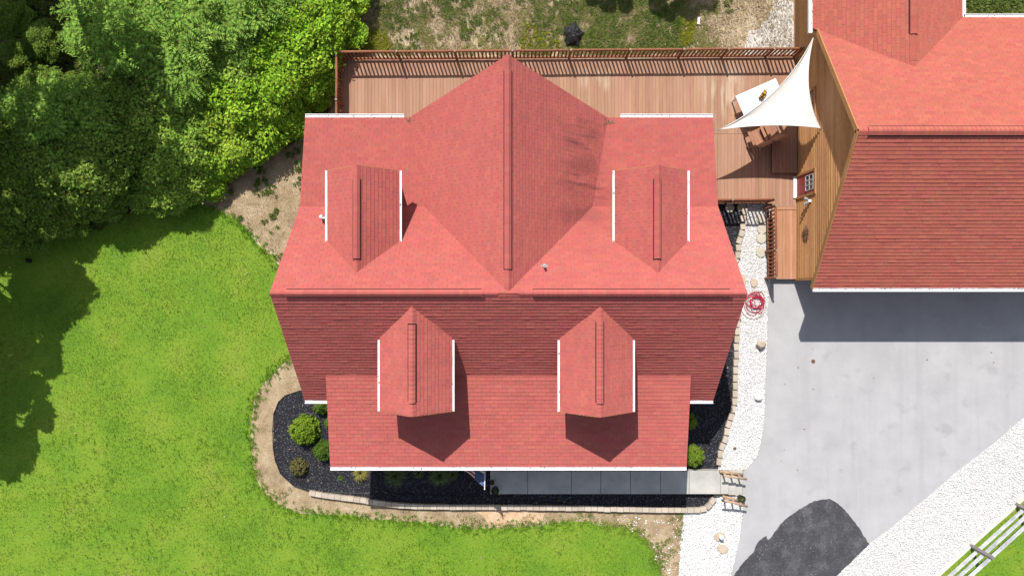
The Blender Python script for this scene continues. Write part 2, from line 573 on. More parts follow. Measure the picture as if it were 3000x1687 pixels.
def stones(name, p, size, mat, z, flat=.6, elong=1.5):
    n = len(p)
    base = np.array([[1, 0, 0], [0, 1, 0], [-1, 0, 0], [0, -1, 0], [0, 0, 1], [.0, .0, -1]], float)
    fc = np.array([[0, 1, 4], [1, 2, 4], [2, 3, 4], [3, 0, 4], [1, 0, 5], [2, 1, 5], [3, 2, 5], [0, 3, 5]])
    v = np.repeat(base[None], n, 0) * RNG.uniform(.65, 1.35, (n, 6, 1))
    s = size * RNG.uniform(.55, 1.5, n)
    v[:, :, 0] *= (s * elong)[:, None]
    v[:, :, 1] *= s[:, None]
    v[:, :, 2] *= (s * flat)[:, None]
    a = RNG.uniform(0, 2 * PI, n)
    tl = RNG.normal(0, .35, n)
    x, y, zz = v[:, :, 0].copy(), v[:, :, 1].copy(), v[:, :, 2].copy()
    x, zz = x * np.cos(tl)[:, None] - zz * np.sin(tl)[:, None], x * np.sin(tl)[:, None] + zz * np.cos(tl)[:, None]
    v[:, :, 0] = x * np.cos(a)[:, None] - y * np.sin(a)[:, None] + p[:, 0:1]
    v[:, :, 1] = x * np.sin(a)[:, None] + y * np.cos(a)[:, None] + p[:, 1:2]
    v[:, :, 2] = zz + z + (s * flat * RNG.uniform(.2, .8, n))[:, None]
    f = (np.arange(n)[:, None, None] * 6 + fc[None]).reshape(-1, 3)
    return kind(link(name, np_mesh(name, v.reshape(-1, 3), f, mat)), 'stuff')


def rough_poly(pts, step=.35, amp=.06, seed=1):
    """subdivided outline with a wandering edge (displaced along its normal only)"""
    r = random.Random(seed)
    out = []
    n = len(pts)
    w = 0.0
    for i in range(n):
        a, b = Vector((pts[i][0], pts[i][1])), Vector((pts[(i + 1) % n][0], pts[(i + 1) % n][1]))
        L = (b - a).length
        k = min(200, max(1, int(L / step)))
        nd = Vector((-(b - a).y, (b - a).x)) / max(L, 1e-6)
        for j in range(k):
            w = w * .6 + r.gauss(0, amp) * .8
            w = max(-amp * 1.6, min(amp * 1.6, w))
            q = a.lerp(b, j / k) + nd * (w if j else 0)
            out.append((q.x, q.y))
    return out


def sheet(name, pts, z, mat, amp=.0, step=.4, thick=0.0):
    p2 = rough_poly(pts, step, amp, len(name)) if amp else [(p[0], p[1]) for p in pts]
    bm = bmesh.new()
    vs = [bm.verts.new((x, y, z)) for x, y in p2]
    f = bm.faces.new(vs)
    f.normal_update()
    if f.normal.z < 0:
        f.normal_flip()
    bmesh.ops.triangulate(bm, faces=[f])
    me = bpy.data.meshes.new(name)
    bm.to_mesh(me)
    bm.free()
    me.materials.append(MAT[mat])
    return kind(link(name, me), 'structure')


def PX(lst, z=0.0):
    return [(G(a, b, z).x, G(a, b, z).y) for a, b in lst]


# ------------------------------------------------------------------ ground sheets
b_ = MB()
b_.add([(-150, -150, 0), (150, -150, 0), (150, 150, 0), (-150, 150, 0)], [(0, 1, 2, 3)])
kind(b_.obj('ground', 'ground'), 'structure')

WOODS = PX([(-900, -700), (1010, -700), (1060, -20), (1040, 120), (985, 170), (965, 330), (880, 350), (840, 420), (760, 470), (660, 540), (590, 590), (470, 600), (330, 660), (200, 700), (0, 740), (-900, 900)])
sheet('woodland_floor', WOODS, .004, 'litter', amp=.12)
LAWN_PX = [(-900, 720), (0, 700), (200, 665), (330, 640), (450, 605), (560, 600), (610, 605), (660, 628), (700, 652), (745, 700), (790, 745), (830, 790), (880, 960), (850, 1050), (800, 1092), (768, 1130), (745, 1165), (737, 1230), (736, 1300), (742, 1380), (760, 1420), (790, 1458), (830, 1488), (880, 1503), (960, 1505), (1050, 1513), (1150, 1523), (1280, 1536), (1370, 1545), (1480, 1545), (1560, 1540), (1640, 1530), (1720, 1528), (1780, 1538), (1860, 1548), (1890, 1580), (1925, 1640), (1935, 1700), (1950, 2400), (-900, 2400)]
LAWN = PX(LAWN_PX)
sheet('lawn', LAWN, .008, 'lawn', amp=.045, step=.16)
TAN = PX([(880, 1000), (850, 1052), (800, 1095), (770, 1132), (747, 1167), (739, 1230), (738, 1300), (744, 1380), (762, 1420), (792, 1458), (832, 1486), (880, 1500), (960, 1503), (1050, 1511), (1150, 1521), (1300, 1536), (1400, 1543), (1500, 1546), (1700, 1530), (1860, 1548), (1930, 1640), (1940, 1760), (2010, 1760), (2010, 1480), (900, 1430), (800, 1300), (810, 1180), (900, 1130)])
sheet('dead_grass_strip', TAN, .004, 'tan', amp=.05, step=.15)
sheet('bare_clay', PX([(1390, 1498), (1450, 1488), (1540, 1492), (1600, 1500), (1590, 1530), (1520, 1542), (1440, 1540)]), .012, 'clay', amp=.08, step=.2)
sheet('bare_dirt', PX([(600, 600), (670, 545), (760, 480), (860, 370), (900, 340), (900, 640), (830, 780), (770, 715), (720, 660), (660, 620)]), .0045, 'tan', amp=.1)
DRIVE = PX([(2250, 800), (2246, 890), (2244, 1000), (2240, 1100), (2236, 1200), (2230, 1270), (2216, 1335), (2185, 1372), (2172, 1392), (2178, 1470), (2172, 1510), (2165, 1575), (2150, 1640), (2135, 1700), (2060, 2300), (2150, 2300), (2430, 1703), (2547, 1590), (2625, 1532), (2700, 1468), (2800, 1382), (2905, 1302), (3002, 1220), (3600, 760), (3600, 640), (2300, 640)])
sheet('driveway', DRIVE, .012, 'drive', amp=.012, step=.25)
sheet('driveway_patch', PX([(2138, 1697), (2170, 1655), (2205, 1618), (2222, 1585), (2245, 1568), (2250, 1580), (2300, 1520), (2340, 1490), (2385, 1466), (2430, 1460), (2455, 1474), (2480, 1500), (2512, 1540), (2547, 1592), (2432, 1703), (2150, 2290), (2065, 2290)]), .016, 'patch', amp=.016, step=.07)
GRAV_E = PX([(2190, 598), (2262, 598), (2258, 800), (2250, 890), (2247, 1000), (2243, 1100), (2239, 1200), (2233, 1270), (2219, 1337), (2186, 1374), (2080, 1378), (2110, 1330), (2140, 1240), (2158, 1160), (2160, 960), (2130, 780), (2170, 690)])
sheet('white_gravel_strip', GRAV_E, .02, 'gravel', amp=.02)
GRAV_S = PX([(2003, 1495), (2070, 1488), (2100, 1452), (2180, 1450), (2174, 1512), (2167, 1575), (2152, 1640), (2137, 1700), (2062, 2300), (1940, 2300), (1988, 1690), (1994, 1600)])
sheet('white_gravel_verge', GRAV_S, .02, 'gravel', amp=.02)
GRAV_R = PX([(3604, 758), (3002, 1222), (2906, 1303), (2801, 1384), (2701, 1470), (2626, 1534), (2548, 1593), (2432, 1704), (2158, 2300), (2400, 2300), (2745, 1684), (2997, 1457), (3600, 912)])
sheet('white_gravel_border', [(x - .12, y + .14) for x, y in GRAV_R[:7]] + GRAV_R[7:], .0085, 'gravel', amp=.012)
FAR = PX([(2752, 1690), (3000, 1466), (3600, 925), (3900, 925), (3900, 2400), (2420, 2300)])
sheet('far_lawn', FAR, .006, 'lawn', amp=.02)
MULCH = PX([(884, 1142), (838, 1157), (818, 1176), (804, 1210), (802, 1307), (808, 1345), (824, 1386), (862, 1421), (907, 1438), (960, 1446), (1060, 1464), (1160, 1478), (1300, 1482), (1700, 1484), (2060, 1484), (2090, 1450), (2100, 1380), (2112, 1330), (2140, 1235), (2155, 1170), (2157, 960), (2120, 900), (2160, 750), (2172, 690), (2182, 640), (2185, 560), (1900, 560), (1500, 1100)])
sheet('black_mulch_bed', MULCH, .06, 'mulch')
sheet('pale_stony_ground', PX([(2170, 170), (2195, 90), (2250, 60), (2270, -60), (2330, -100), (2330, 200)]), .0045, 'concrete2', amp=.12, step=.2)
sheet('side_yard_soil', PX([(2826, -10), (3300, -10), (3300, -300), (2826, -300)]), .004, 'litter')

# ------------------------------------------------------------------ house
house = thing('house', 'red shingled house with four dormers, a prow gable and a front porch roof', 'house', (-.1, 0, 0))
XW, XE = -7.62, 7.40
YR, ZR = -.16, 6.53


class Plane:
    def __init__(s, pts):
        s.p = [Vector(q) for q in pts]
        n = (s.p[1] - s.p[0]).cross(s.p[2] - s.p[0]).normalized()
        if n.z < 0:
            n = -n
        s.n = n
        s.u = Vector((0, 0, 1)).cross(n).normalized()
        s.vv = n.cross(s.u).normalized()
        if s.vv.z < 0:
            s.u, s.vv = -s.u, -s.vv
        zmin = min(s.p, key=lambda q: q.z)
        s.o = zmin
        q = [((a - s.o).dot(s.u), (a - s.o).dot(s.vv)) for a in s.p]
        ar = sum(q[i][0] * q[(i + 1) % len(q)][1] - q[(i + 1) % len(q)][0] * q[i][1] for i in range(len(q)))
        s.q = q if ar > 0 else q[::-1]
        s.xy = [(a.x, a.y) for a in s.p]

    def z(s, x, y):
        return s.o.z - (s.n.x * (x - s.o.x) + s.n.y * (y - s.o.y)) / s.n.z

    def inside(s, x, y):
        ins = False
        P = s.xy
        for i in range(len(P)):
            x0, y0 = P[i]
            x1, y1 = P[(i + 1) % len(P)]
            if (y0 > y) != (y1 > y) and x < (x1 - x0) * (y - y0) / (y1 - y0) + x0:
                ins = not ins
        return ins

    def at(s, a, b, h=0):
        return s.o + s.u * a + s.vv * b + s.n * h


def clip(poly, cp):
    out = poly
    n = len(cp)
    for i in range(n):
        a, b = cp[i], cp[(i + 1) % n]
        ex, ey = b[0] - a[0], b[1] - a[1]
        inp, out = out, []
        if not inp:
            return []

        def sd(p):
            return ex * (p[1] - a[1]) - ey * (p[0] - a[0])
        for k in range(len(inp)):
            p, q = inp[k], inp[(k + 1) % len(inp)]
            sp_, sq = sd(p), sd(q)
            if sp_ >= 0:
                out.append(p)
            if (sp_ >= 0) != (sq >= 0):
                t = sp_ / (sp_ - sq)
                out.append((p[0] + (q[0] - p[0]) * t, p[1] + (q[1] - p[1]) * t))
    return out


TW, TE = .305, .142


def shingle_roof(roof, planes, others, nmax, smat='shingle'):
    """lay every shingle of the planes; the nmax that show largest become parts, the rest one joined part"""
    full, rest = [], []
    allp = planes + others
    for pl in planes:
        us = [a for a, b in pl.q]
        vs = [b for a, b in pl.q]
        nc = int(max(vs) / TE) + 2
        for c in range(nc):
            v0 = c * TE - .02
            off = (0.5 * (c % 2) + random.uniform(-.12, .12)) * TW
            nu = int((max(us) - min(us)) / TW) + 3
            tc = random.uniform(.012, .019)
            for k in range(nu):
                u0 = min(us) - TW + off + k * TW
                quad = [(u0, v0), (u0 + TW - .005, v0), (u0 + TW - .005, v0 + TE + .012), (u0, v0 + TE + .012)]
                cl = clip(quad, pl.q)
                if len(cl) < 3:
                    continue
                ca, cb = sum(p[0] for p in cl) / len(cl), sum(p[1] for p in cl) / len(cl)
                w = pl.at(ca, cb)
                hid = True
                for ddx, ddy in ((-.42, 0), (.42, 0), (0, -.42), (0, .42), (0, 0)):
                    if not any(op is not pl and op.inside(w.x + ddx, w.y + ddy) and op.z(w.x + ddx, w.y + ddy) > w.z + .03 for op in allp):
                        hid = False
                        break
                if hid:
                    continue
                t = tc + random.choice((0, 0, 0, .002, .005)) + random.uniform(-.001, .001)
                whole = len(cl) == 4 and abs(max(p[0] for p in cl) - min(p[0] for p in cl) - (TW - .005)) < 1e-6 and abs(max(p[1] for p in cl) - min(p[1] for p in cl) - (TE + .012)) < 1e-6
                vis = abs(w.x) / (H - w.z) < .74 and abs(w.y) / (H - w.z) < .415
                size = pl.n.dot((Vector((0, 0, H)) - w).normalized()) / (H - w.z) ** 2
                cov = any(op is not pl and op.inside(w.x, w.y) and op.z(w.x, w.y) > w.z for op in allp)
                if whole and vis and not cov:
                    full.append((size, pl, u0, v0, t))
                else:
                    rest.append((pl, cl, v0, t))
    full.sort(key=lambda r: -r[0])
    meshes = {}
    for size, pl, u0, v0, t in full[:nmax]:
        key = round(t, 3)
        if key not in meshes:
            m = MB()
            w_, e_ = TW - .005, TE + .012
            tp = [(0, 0, key + .002), (w_, 0, key + .002), (w_, e_, .003), (0, e_, .003)]
            bt = [(0, 0, 0), (w_, 0, 0), (w_, e_, 0), (0, e_, 0)]
            m.add(tp + bt, [(0, 1, 2, 3), (4, 5, 1, 0), (5, 6, 2, 1), (6, 7, 3, 2), (7, 4, 0, 3)])
            me = m.mesh('shingle')
            me.materials.append(MAT[smat])
            meshes[key] = me
        o = bpy.data.objects.new('shingle', meshes[key])
        COL.objects.link(o)
        o.parent = roof
        p = pl.at(u0, v0)
        mt = Matrix.Identity(4)
        for i, a in enumerate((pl.u, pl.vv, pl.n)):
            for r in range(3):
                mt[r][i] = a[r]
        for r in range(3):
            mt[r][3] = p[r]
        o.matrix_local = mt
    for size, pl, u0, v0, t in full[nmax:]:
        w_, e_ = TW - .005, TE + .012
        rest.append((pl, [(u0, v0), (u0 + w_, v0), (u0 + w_, v0 + e_), (u0, v0 + e_)], v0, t))
    m = MB()
    for pl, cl, v0, t in rest:
        n = len(cl)
        top = [pl.at(a, b, t + .002 + (.001 - t) * max(0, min(1, (b - v0) / (TE + .012)))) for a, b in cl]
        bot = [pl.at(a, b, 0) for a, b in cl]
        m.add(top + bot, [tuple(range(n))] + [(n + i, n + (i + 1) % n, (i + 1) % n, i) for i in range(n)])
    kind(m.obj('shingle_courses', smat, roof), 'stuff')


def slab(pl, th=.12):
    m = MB()
    top = [p - pl.n * .001 for p in pl.p]
    bot = [p - Vector((0, 0, th)) for p in pl.p]
    n = len(top)
    fs = [tuple(range(n)), tuple(reversed(range(n, 2 * n)))] + [(n + i, n + (i + 1) % n, (i + 1) % n, i) for i in range(n)]
    m.add(top + bot, fs)
    return m


def ridge(roof, p, q, sa, sb, vents, e=.15, wid=.16, smat='shingle'):
    """cap tiles along p-q; sa, sb = slopes (drop per metre) left and right of the direction p->q; vents = [(t0,t1)] raised stretches in metres"""
    p, q = Vector(p), Vector(q)
    d = (q - p).normalized()
    Ln = (q - p).length
    side = Vector((-d.y, d.x, 0)).normalized()
    ca, cb = 1 / math.sqrt(1 + sa * sa), 1 / math.sqrt(1 + sb * sb)
    m = MB()
    for i, (y, z0, z1) in enumerate(((0, .022, .008),)):
        rows = []
        for y_, t in ((0, .022), (e * 1.12, .008)):
            rows.append([(y_, wid * ca, -wid * ca * sa + t), (y_, .03, t - .012), (y_, -.03, t - .012), (y_, -wid * cb, -wid * cb * sb + t)])
        vs = [r for row in rows for r in row]
        lo = [(0, wid * ca, -wid * ca * sa - .004), (0, .03, -.03), (0, -.03, -.03), (0, -wid * cb, -wid * cb * sb - .004)]
        m.add(vs + lo + [(e * 1.12, wid * ca, -wid * ca * sa - .004), (e * 1.12, -wid * cb, -wid * cb * sb - .004)],
              [(0, 1, 5, 4), (1, 2, 6, 5), (2, 3, 7, 6), (8, 9, 1, 0), (9, 10, 2, 1), (10, 11, 3, 2), (0, 4, 12, 8), (3, 11, 13, 7)])
    me = m.mesh('ridge_tile')
    me.materials.append(MAT[smat])
    n = int(Ln / e)
    for i in range(n):
        s = i * Ln / n
        inv = any(a <= s + e / 2 <= b for a, b in vents)
        c = p + d * s + Vector((0, 0, .066 if inv else .014))
        o = bpy.data.objects.new('ridge_tile', me)
        COL.objects.link(o)
        o.parent = roof
        mt = Matrix.Identity(4)
        for k, a in enumerate((d, side, Vector((0, 0, 1)))):
            for r in range(3):
                mt[r][k] = a[r]
        for r in range(3):
            mt[r][3] = c[r]
        o.matrix_local = mt
    for a, b in vents:
        v = MB()
        w2 = wid + .036
        for s_, sl_, cc in ((1, sa, ca), (-1, sb, cb)):
            r0 = [p + d * a, p + d * b]
            r0 = [p + d * (a - .004), p + d * (b + .004)]
            o0 = [c + Vector((0, 0, .052)) for c in r0]
            o1 = [c + side * (s_ * w2 * cc) + Vector((0, 0, -w2 * cc * sl_ + .052)) for c in r0]
            i0 = [c + Vector((0, 0, -.02)) for c in r0]
            i1 = [c + side * (s_ * (w2 - .02) * cc) + Vector((0, 0, -w2 * cc * sl_ - .01)) for c in r0]
            v.add(o0 + o1 + i0 + i1, [(0, 1, 3, 2), (2, 3, 7, 6), (0, 2, 6, 4), (1, 5, 7, 3)])
        v.obj('ridge_vent', 'vent', roof)


S_pl = Plane([(XW, YR, ZR), (XE, YR, ZR), (XE, -4.12, 2.89), (XW, -4.12, 2.89)])
N1 = Plane([(XW, YR, ZR), (XE, YR, ZR), (XE, 2.91, 3.49), (XW, 2.91, 3.49)])
N2 = Plane([(XW, 2.91, 3.49), (XE, 2.91, 3.49), (XE, 6.27, 2.845), (XW, 6.27, 2.845)])
P_pl = Plane([(-6.59, -3.10, 3.845), (6.33, -3.10, 3.845), (6.33, -6.47, 3.25), (-6.59, -6.47, 3.25)])
CX, CZ, CS = -.13, 6.505, 1.0
CW = Plane([(CX, 7.33, CZ), (CX, -.14, CZ), (CX - 3.04, 2.91, CZ - 3.04 * CS), (CX - 3.66, 6.26, CZ - 3.66 * CS)])
CE = Plane([(CX, 7.33, CZ), (CX, -.14, CZ), (CX + 3.04, 2.91, CZ - 3.04 * CS), (CX + 3.66, 6.26, CZ - 3.66 * CS)])
DORM = [(-3.21, 1.205, 6.13, 5.16, -4.12, -.58, -1.64), (2.82, 1.215, 6.12, 5.15, -4.14, -.58, -1.65),
        (-5.043, 1.22, 5.88, 4.82, 3.98, .48, 1.55), (4.72, 1.23, 5.88, 4.82, 3.98, .48, 1.55)]
dpl = []
for cx, hw, zr, ze, yf, yb, yv in DORM:
    for s in (-1, 1):
        dpl.append(Plane([(cx, yf, zr), (cx, yb, zr), (cx + s * hw, yv, ze), (cx + s * hw, yf, ze)]))
hpl = [S_pl, N1, N2, P_pl, CW, CE] + dpl
roof_m = MB()
for pl in hpl:
    s_ = slab(pl, .10 if pl in dpl else .14)
    roof_m.add(s_.v, s_.f)
roof = roof_m.obj('roof', 'sheath', house)
shingle_roof(roof, hpl, [], 300)

sS, sN = (ZR - 2.89) / 3.96, (ZR - 3.49) / 3.07
ridge(roof, (XW, YR, ZR), (-.45, YR, ZR), sN, sS, [(.50, 6.64)])
ridge(roof, (XE, YR, ZR), (.22, YR, ZR), sS, sN, [(.52, 6.74)])
ridge(roof, (CX, 7.33, CZ), (CX, .0, CZ), CS, CS, [(.48, 6.75)])
for (cx, hw, zr, ze, yf, yb, yv), (va, vb) in zip(DORM, ((.48, 2.98), (.47, 3.05), (.46, 3.06), (.45, 3.06))):
    sl_ = (zr - ze) / hw
    ridge(roof, (cx, yf, zr), (cx, yb + .12 * (1 if yf < 0 else -1), zr), sl_, sl_, [(va, vb)], e=.145, wid=.145)

# gutters: open white troughs along the eaves
def gutter(parent, p, q, outward, w=.115, h=.1, debris=0.0):
    p, q, n = Vector(p), Vector(q), Vector(outward).normalized()
    d = (q - p).normalized()
    prof = [(0, .0), (0, -h), (w, -h), (w, .005), (w - .02, .005), (w - .02, -h + .015 - .03), (w - .022, -.03), (.012, -.03), (.012, 0)]
    prof = [(0, .002), (0, -h), (w, -h), (w, .004), (w - .022, .004), (w - .022, -.028), (.014, -.028), (.014, .002)]
    m = MB()
    k = len(prof)
    vs = [c + n * a + Vector((0, 0, b)) for c in (p, q) for a, b in prof]
    fs = [(i, (i + 1) % k, k + (i + 1) % k, k + i) for i in range(k)] + [tuple(reversed(range(k))), tuple(range(k, 2 * k))]
    m.add(vs, fs)
    g = m.obj('gutter', 'white', parent)
    if debris:
        L = (q - p).length
        r = MB()
        for i in range(int(L * debris)):
            t = random.uniform(0, L)
            c = p + d * t + n * random.uniform(-.03, .07) + Vector((0, 0, random.uniform(-.02, .03)))
            s = random.uniform(.012, .04)
            a = random.uniform(0, 6.3)
            e1 = Vector((math.cos(a), math.sin(a), random.uniform(-.2, .2))) * s
            e2 = Vector((-math.sin(a), math.cos(a), 0)) * s * .5
            r.add([c - e1, c + e2, c + e1, c - e2], [(0, 1, 2, 3)])
        kind(r.obj('gutter_debris', 'debris', g), 'stuff')
    return g


gutter(house, (XW + .0, 6.275, 2.86), (-3.98, 6.275, 2.86), (0, 1, 0), .13, debris=14)
gutter(house, (4.0, 6.275, 2.86), (XE, 6.275, 2.86), (0, 1, 0), .13, debris=14)
gutter(house, (XW, -4.125, 2.9), (-6.60, -4.125, 2.9), (0, -1, 0), .12)
gutter(house, (6.34, -4.125, 2.9), (XE, -4.125, 2.9), (0, -1, 0), .12)
gutter(house, (-6.59, -6.475, 3.26), (6.33, -6.475, 3.26), (0, -1, 0), .125, debris=5)
for cx, hw, zr, ze, yf, yb, yv in DORM:
    for s in (-1, 1):
        gutter(house, (cx + s * hw, yv + (.02 if yf > 0 else -.1), ze + .01), (cx + s * hw, yf, ze + .01), (s, 0, 0), .078, .085, debris=2.5)

# walls under the roofs
m = MB()
prof = [(-3.75, 0), (-3.75, 3.05), (YR, 6.32), (2.88, 3.28), (5.85, 2.70), (5.85, 0)]
x0, x1 = -7.15, 6.95
m.add([(x0, y, z) for y, z in prof] + [(x1, y, z) for y, z in prof],
      [tuple(range(6)), tuple(reversed(range(6, 12)))] + [(6 + i, 6 + (i + 1) % 6, (i + 1) % 6, i) for i in range(6)])
m.obj('wall', 'wall', house)
m = MB()   # prow wall of the rear gable, bowed out to a point
for s in (-1, 1):
    b0, b1 = (CX + s * 3.35, 5.86), (CX, 6.9)
    m.add([(b0[0], b0[1], .0), (b1[0], b1[1], .0), (b1[0], b1[1], 6.3), (b0[0], b0[1], 3.0)], [(0, 1, 2, 3)])
m.obj('prow_wall', 'wall', house)
for s in (-1, 1):
    for t0, t1 in ((.08, .34), (.40, .64), (.70, .93)):
        p0 = Vector((CX + s * 3.35 * (1 - t0), 5.9 + 1.04 * t0, 0))
        p1 = Vector((CX + s * 3.35 * (1 - t1), 5.9 + 1.04 * t1, 0))
        z0, z1 = .6, 2.4
        w = MB()
        nrm = Vector((s * 1.04, 3.35, 0)).normalized() * .03
        for a, b in (((p0, z0), (p1, z0)), ((p0, z1), (p1, z1)), ((p0, z0), (p0, z1)), ((p1, z0), (p1, z1))):
            w.beam(a[0] + nrm + Vector((0, 0, a[1])), b[0] + nrm + Vector((0, 0, b[1])), .06, .08, up=(0, 0, 1) if a[1] == b[1] else nrm)
        wf = w.obj('window', 'white', house)
        g = MB()
        q = nrm * .6
        g.add([p0 + q + Vector((0, 0, z0)), p1 + q + Vector((0, 0, z0)), p1 + q + Vector((0, 0, z1)), p0 + q + Vector((0, 0, z1))], [(0, 1, 2, 3)])
        g.obj('pane', 'glass', wf)
for cx, hw, zr, ze, yf, yb, yv in DORM:
    s = 1 if yf > 0 else -1
    w2 = hw - .17
    yy = yf - s * .3
    m = MB()
    pr = [(cx - w2, 3.4), (cx - w2, ze - .02), (cx, zr - .14), (cx + w2, ze - .02), (cx + w2, 3.4)]
    yb2 = s * 0.9
    m.add([(x, yy, z) for x, z in pr] + [(x, yb2, z) for x, z in pr], [tuple(range(5)), tuple(reversed(range(5, 10)))] + [(5 + i, 5 + (i + 1) % 5, (i + 1) % 5, i) for i in range(5)])
    m.obj('dormer_wall', 'wall', house)
    w = MB()
    zc = ze - .55
    for a, b in (((-.4, -.45), (.4, -.45)), ((-.4, .45), (.4, .45)), ((-.4, -.45), (-.4, .45)), ((.4, -.45), (.4, .45)), ((-.4, 0), (.4, 0)), ((0, -.45), (0, .45))):
        w.beam((cx + a[0], yy + s * .03, zc + a[1]), (cx + b[0], yy + s * .03, zc + b[1]), .05, .06, up=(0, 1, 0))
    wf = w.obj('window', 'white', house)
    g = MB()
    g.add([(cx - .4, yy + s * .015, zc - .45), (cx + .4, yy + s * .015, zc - .45), (cx + .4, yy + s * .015, zc + .45), (cx - .4, yy + s * .015, zc + .45)], [(0, 1, 2, 3)])
    g.obj('pane', 'glass', wf)
    f = MB()
    for q in (-1, 1):
        f.beam((cx, yf, zr - .09), (cx + q * hw, yf, ze - .09), .03, .15, up=(0, 0, 1))
    f.obj('rake_board', 'trim', house)
# front wall openings and porch
fd = MB()
fd.box((.6, -3.80, .42), (1.55, -3.752, 2.5))
fdo = fd.obj('door', 'reddoor', house)
hn = MB()
hn.tube([(.7, -3.84, 1.4), (.7, -3.84, 1.55)], .015)
hn.obj('handle', 'grey', fdo)
for xx in (-5.2, -2.6, 3.6, 5.6):
    w = MB()
    for a, b in (((-.5, .9), (.5, .9)), ((-.5, 2.3), (.5, 2.3)), ((-.5, .9), (-.5, 2.3)), ((.5, .9), (.5, 2.3)), ((-.5, 1.6), (.5, 1.6))):
        w.beam((xx + a[0], -3.78, a[1]), (xx + b[0], -3.78, b[1]), .05, .07, up=(0, 1, 0))
    wf = w.obj('window', 'white', house)
    g = MB()
    g.add([(xx - .5, -3.765, .9), (xx + .5, -3.765, .9), (xx + .5, -3.765, 2.3), (xx - .5, -3.765, 2.3)], [(0, 1, 2, 3)])
    g.obj('pane', 'glass', wf)
fl = MB()
fl.box((-6.2, -6.2, .06), (6.0, -3.76, .42))
fl.obj('porch_floor', 'deck', house)
for xx in (-6.1, -3.6, -1.05, 1.9, 4.0, 5.9):
    c = MB()
    c.box((xx - .07, -6.16, .42), (xx + .07, -6.02, 3.18))
    c.obj('porch_post', 'trim', house)
bm_ = MB()
bm_.box((-6.2, -6.15, 3.0), (6.0, -6.03, 3.16))
bm_.obj('porch_beam', 'trim', house)
# roof vent pipe with its flashing
vp = G(1595.5, 780, 5.85)
vz = N1.z(vp.x, vp.y)
m = MB()
m.tube([(vp.x, vp.y, vz - .02), (vp.x, vp.y, vz + .36)], .04, 14)
m.tube([(vp.x, vp.y, vz + .36), (vp.x, vp.y, vz + .30)], .027, 12, mi=1)
vpo = m.obj('vent_pipe', ['white', 'black'], house)
m = MB()
c = Vector((vp.x, vp.y, vz))
a1, a2 = Vector((.115, 0, 0)), N1.vv
m.add([c - a1 + a2 * -.06 + N1.n * .018, c + a1 + a2 * -.06 + N1.n * .018, c + a1 + a2 * .02 + N1.n * .018, c - a1 + a2 * .02 + N1.n * .018], [(0, 1, 2, 3)])
m.tube([c + N1.n * .01, c + N1.n * .08], [.075, .05], 12)
m.obj('flashing', 'grey', vpo)

# ------------------------------------------------------------------ garage
gar = thing('garage', 'brown sided garage with red shingled roofs along the driveway', 'garage', (16, 5, 0))
GX0, GX1 = 11.135, 23.0
GY, GZ = 5.047, 6.08
gS = Plane([(GX0, GY, GZ), (GX1, GY, GZ), (GX1, 0, 2.75), (GX0, 0, 2.75)])
gN = Plane([(GX0, GY, GZ), (GX1, GY, GZ), (GX1, 9.99, 2.75), (GX0, 9.99, 2.75)])
eW = Plane([(10.96, 9.46, 3.1), (13.95, 7.6, 4.32), (13.95, 14.5, 4.32), (10.96, 14.5, 3.1)])
eE = Plane([(16.65, 9.9, 2.75), (13.95, 7.6, 4.32), (13.95, 14.5, 4.32), (16.65, 14.5, 2.75)])
gN.xy = [(GX0, GY), (GX1, GY), (GX1, 9.99), (GX0, 9.99)]
gm = MB()
for pl in (gS, eW, eE):
    s_ = slab(pl, .12)
    gm.add(s_.v, s_.f)
gNs = Plane([(GX0, GY, GZ), (GX1, GY, GZ), (GX1, 9.99, 2.75), (16.65, 9.99, 2.75), (13.95, 7.65, 4.325), (GX0 + .0, 9.40, 3.147)])
s_ = slab(gNs, .12)
gm.add(s_.v, s_.f)
groof = gm.obj('roof', 'sheath', gar)
shingle_roof(groof, [gS, gN, eW, eE], [], 300, 'shingle2')
sl_ = (GZ - 2.75) / GY
ridge(groof, (GX0, GY, GZ), (18.5, GY, GZ), sl_, sl_, [(.36, 7.3)], wid=.17, smat='shingle2')
ridge(groof, (13.95, 14.0, 4.32), (13.95, 7.9, 4.32), .58, .41, [(0, 5.15)], wid=.15, smat='shingle2')
gutter(gar, (GX0, -.005, 2.76), (GX1, -.005, 2.76), (0, -1, 0), .13, debris=8)
gutter(gar, (10.955, 9.3, 3.11), (10.955, 14.4, 3.11), (-1, 0, 0), .13, debris=14)
gutter(gar, (16.72, 9.995, 2.76), (GX1, 9.995, 2.76), (0, 1, 0), .13, debris=10)
gutter(gar, (16.655, 10.02, 2.76), (16.655, 14.4, 2.76), (1, 0, 0), .12)
for ya, za, yb, zb in ((GY, GZ, -.02, 2.75 - .015), (GY, GZ, 9.42, 3.13)):
    f = MB()
    f.beam((GX0 - .018, ya, za - .075), (GX0 - .018, yb, zb - .075), .034, .19, up=(0, 0, 1))
    f.obj('rake_board', 'trim', gar)
# body and lap siding on the west wall
GWX = 11.56
m = MB()
prof = [(.40, 0), (.40, 2.9), (GY, 5.95), (9.5, 3.0), (9.5, 0)]
m.add([(GWX + .03, y, z) for y, z in prof] + [(22.8, y, z) for y, z in prof], [tuple(range(5)), tuple(reversed(range(5, 10)))] + [(5 + i, 5 + (i + 1) % 5, (i + 1) % 5, i) for i in range(5)])
m.box((GWX + .03, 9.5, 0), (16.3, 14.3, 2.6))
m.obj('wall', 'wall', gar)


def rangey(z):
    lo = .40 if z < 2.95 else GY - (5.95 - z) / .66 + .0
    hi = 14.3 if z < 2.9 else GY + (5.95 - z) / .66
    return lo, hi


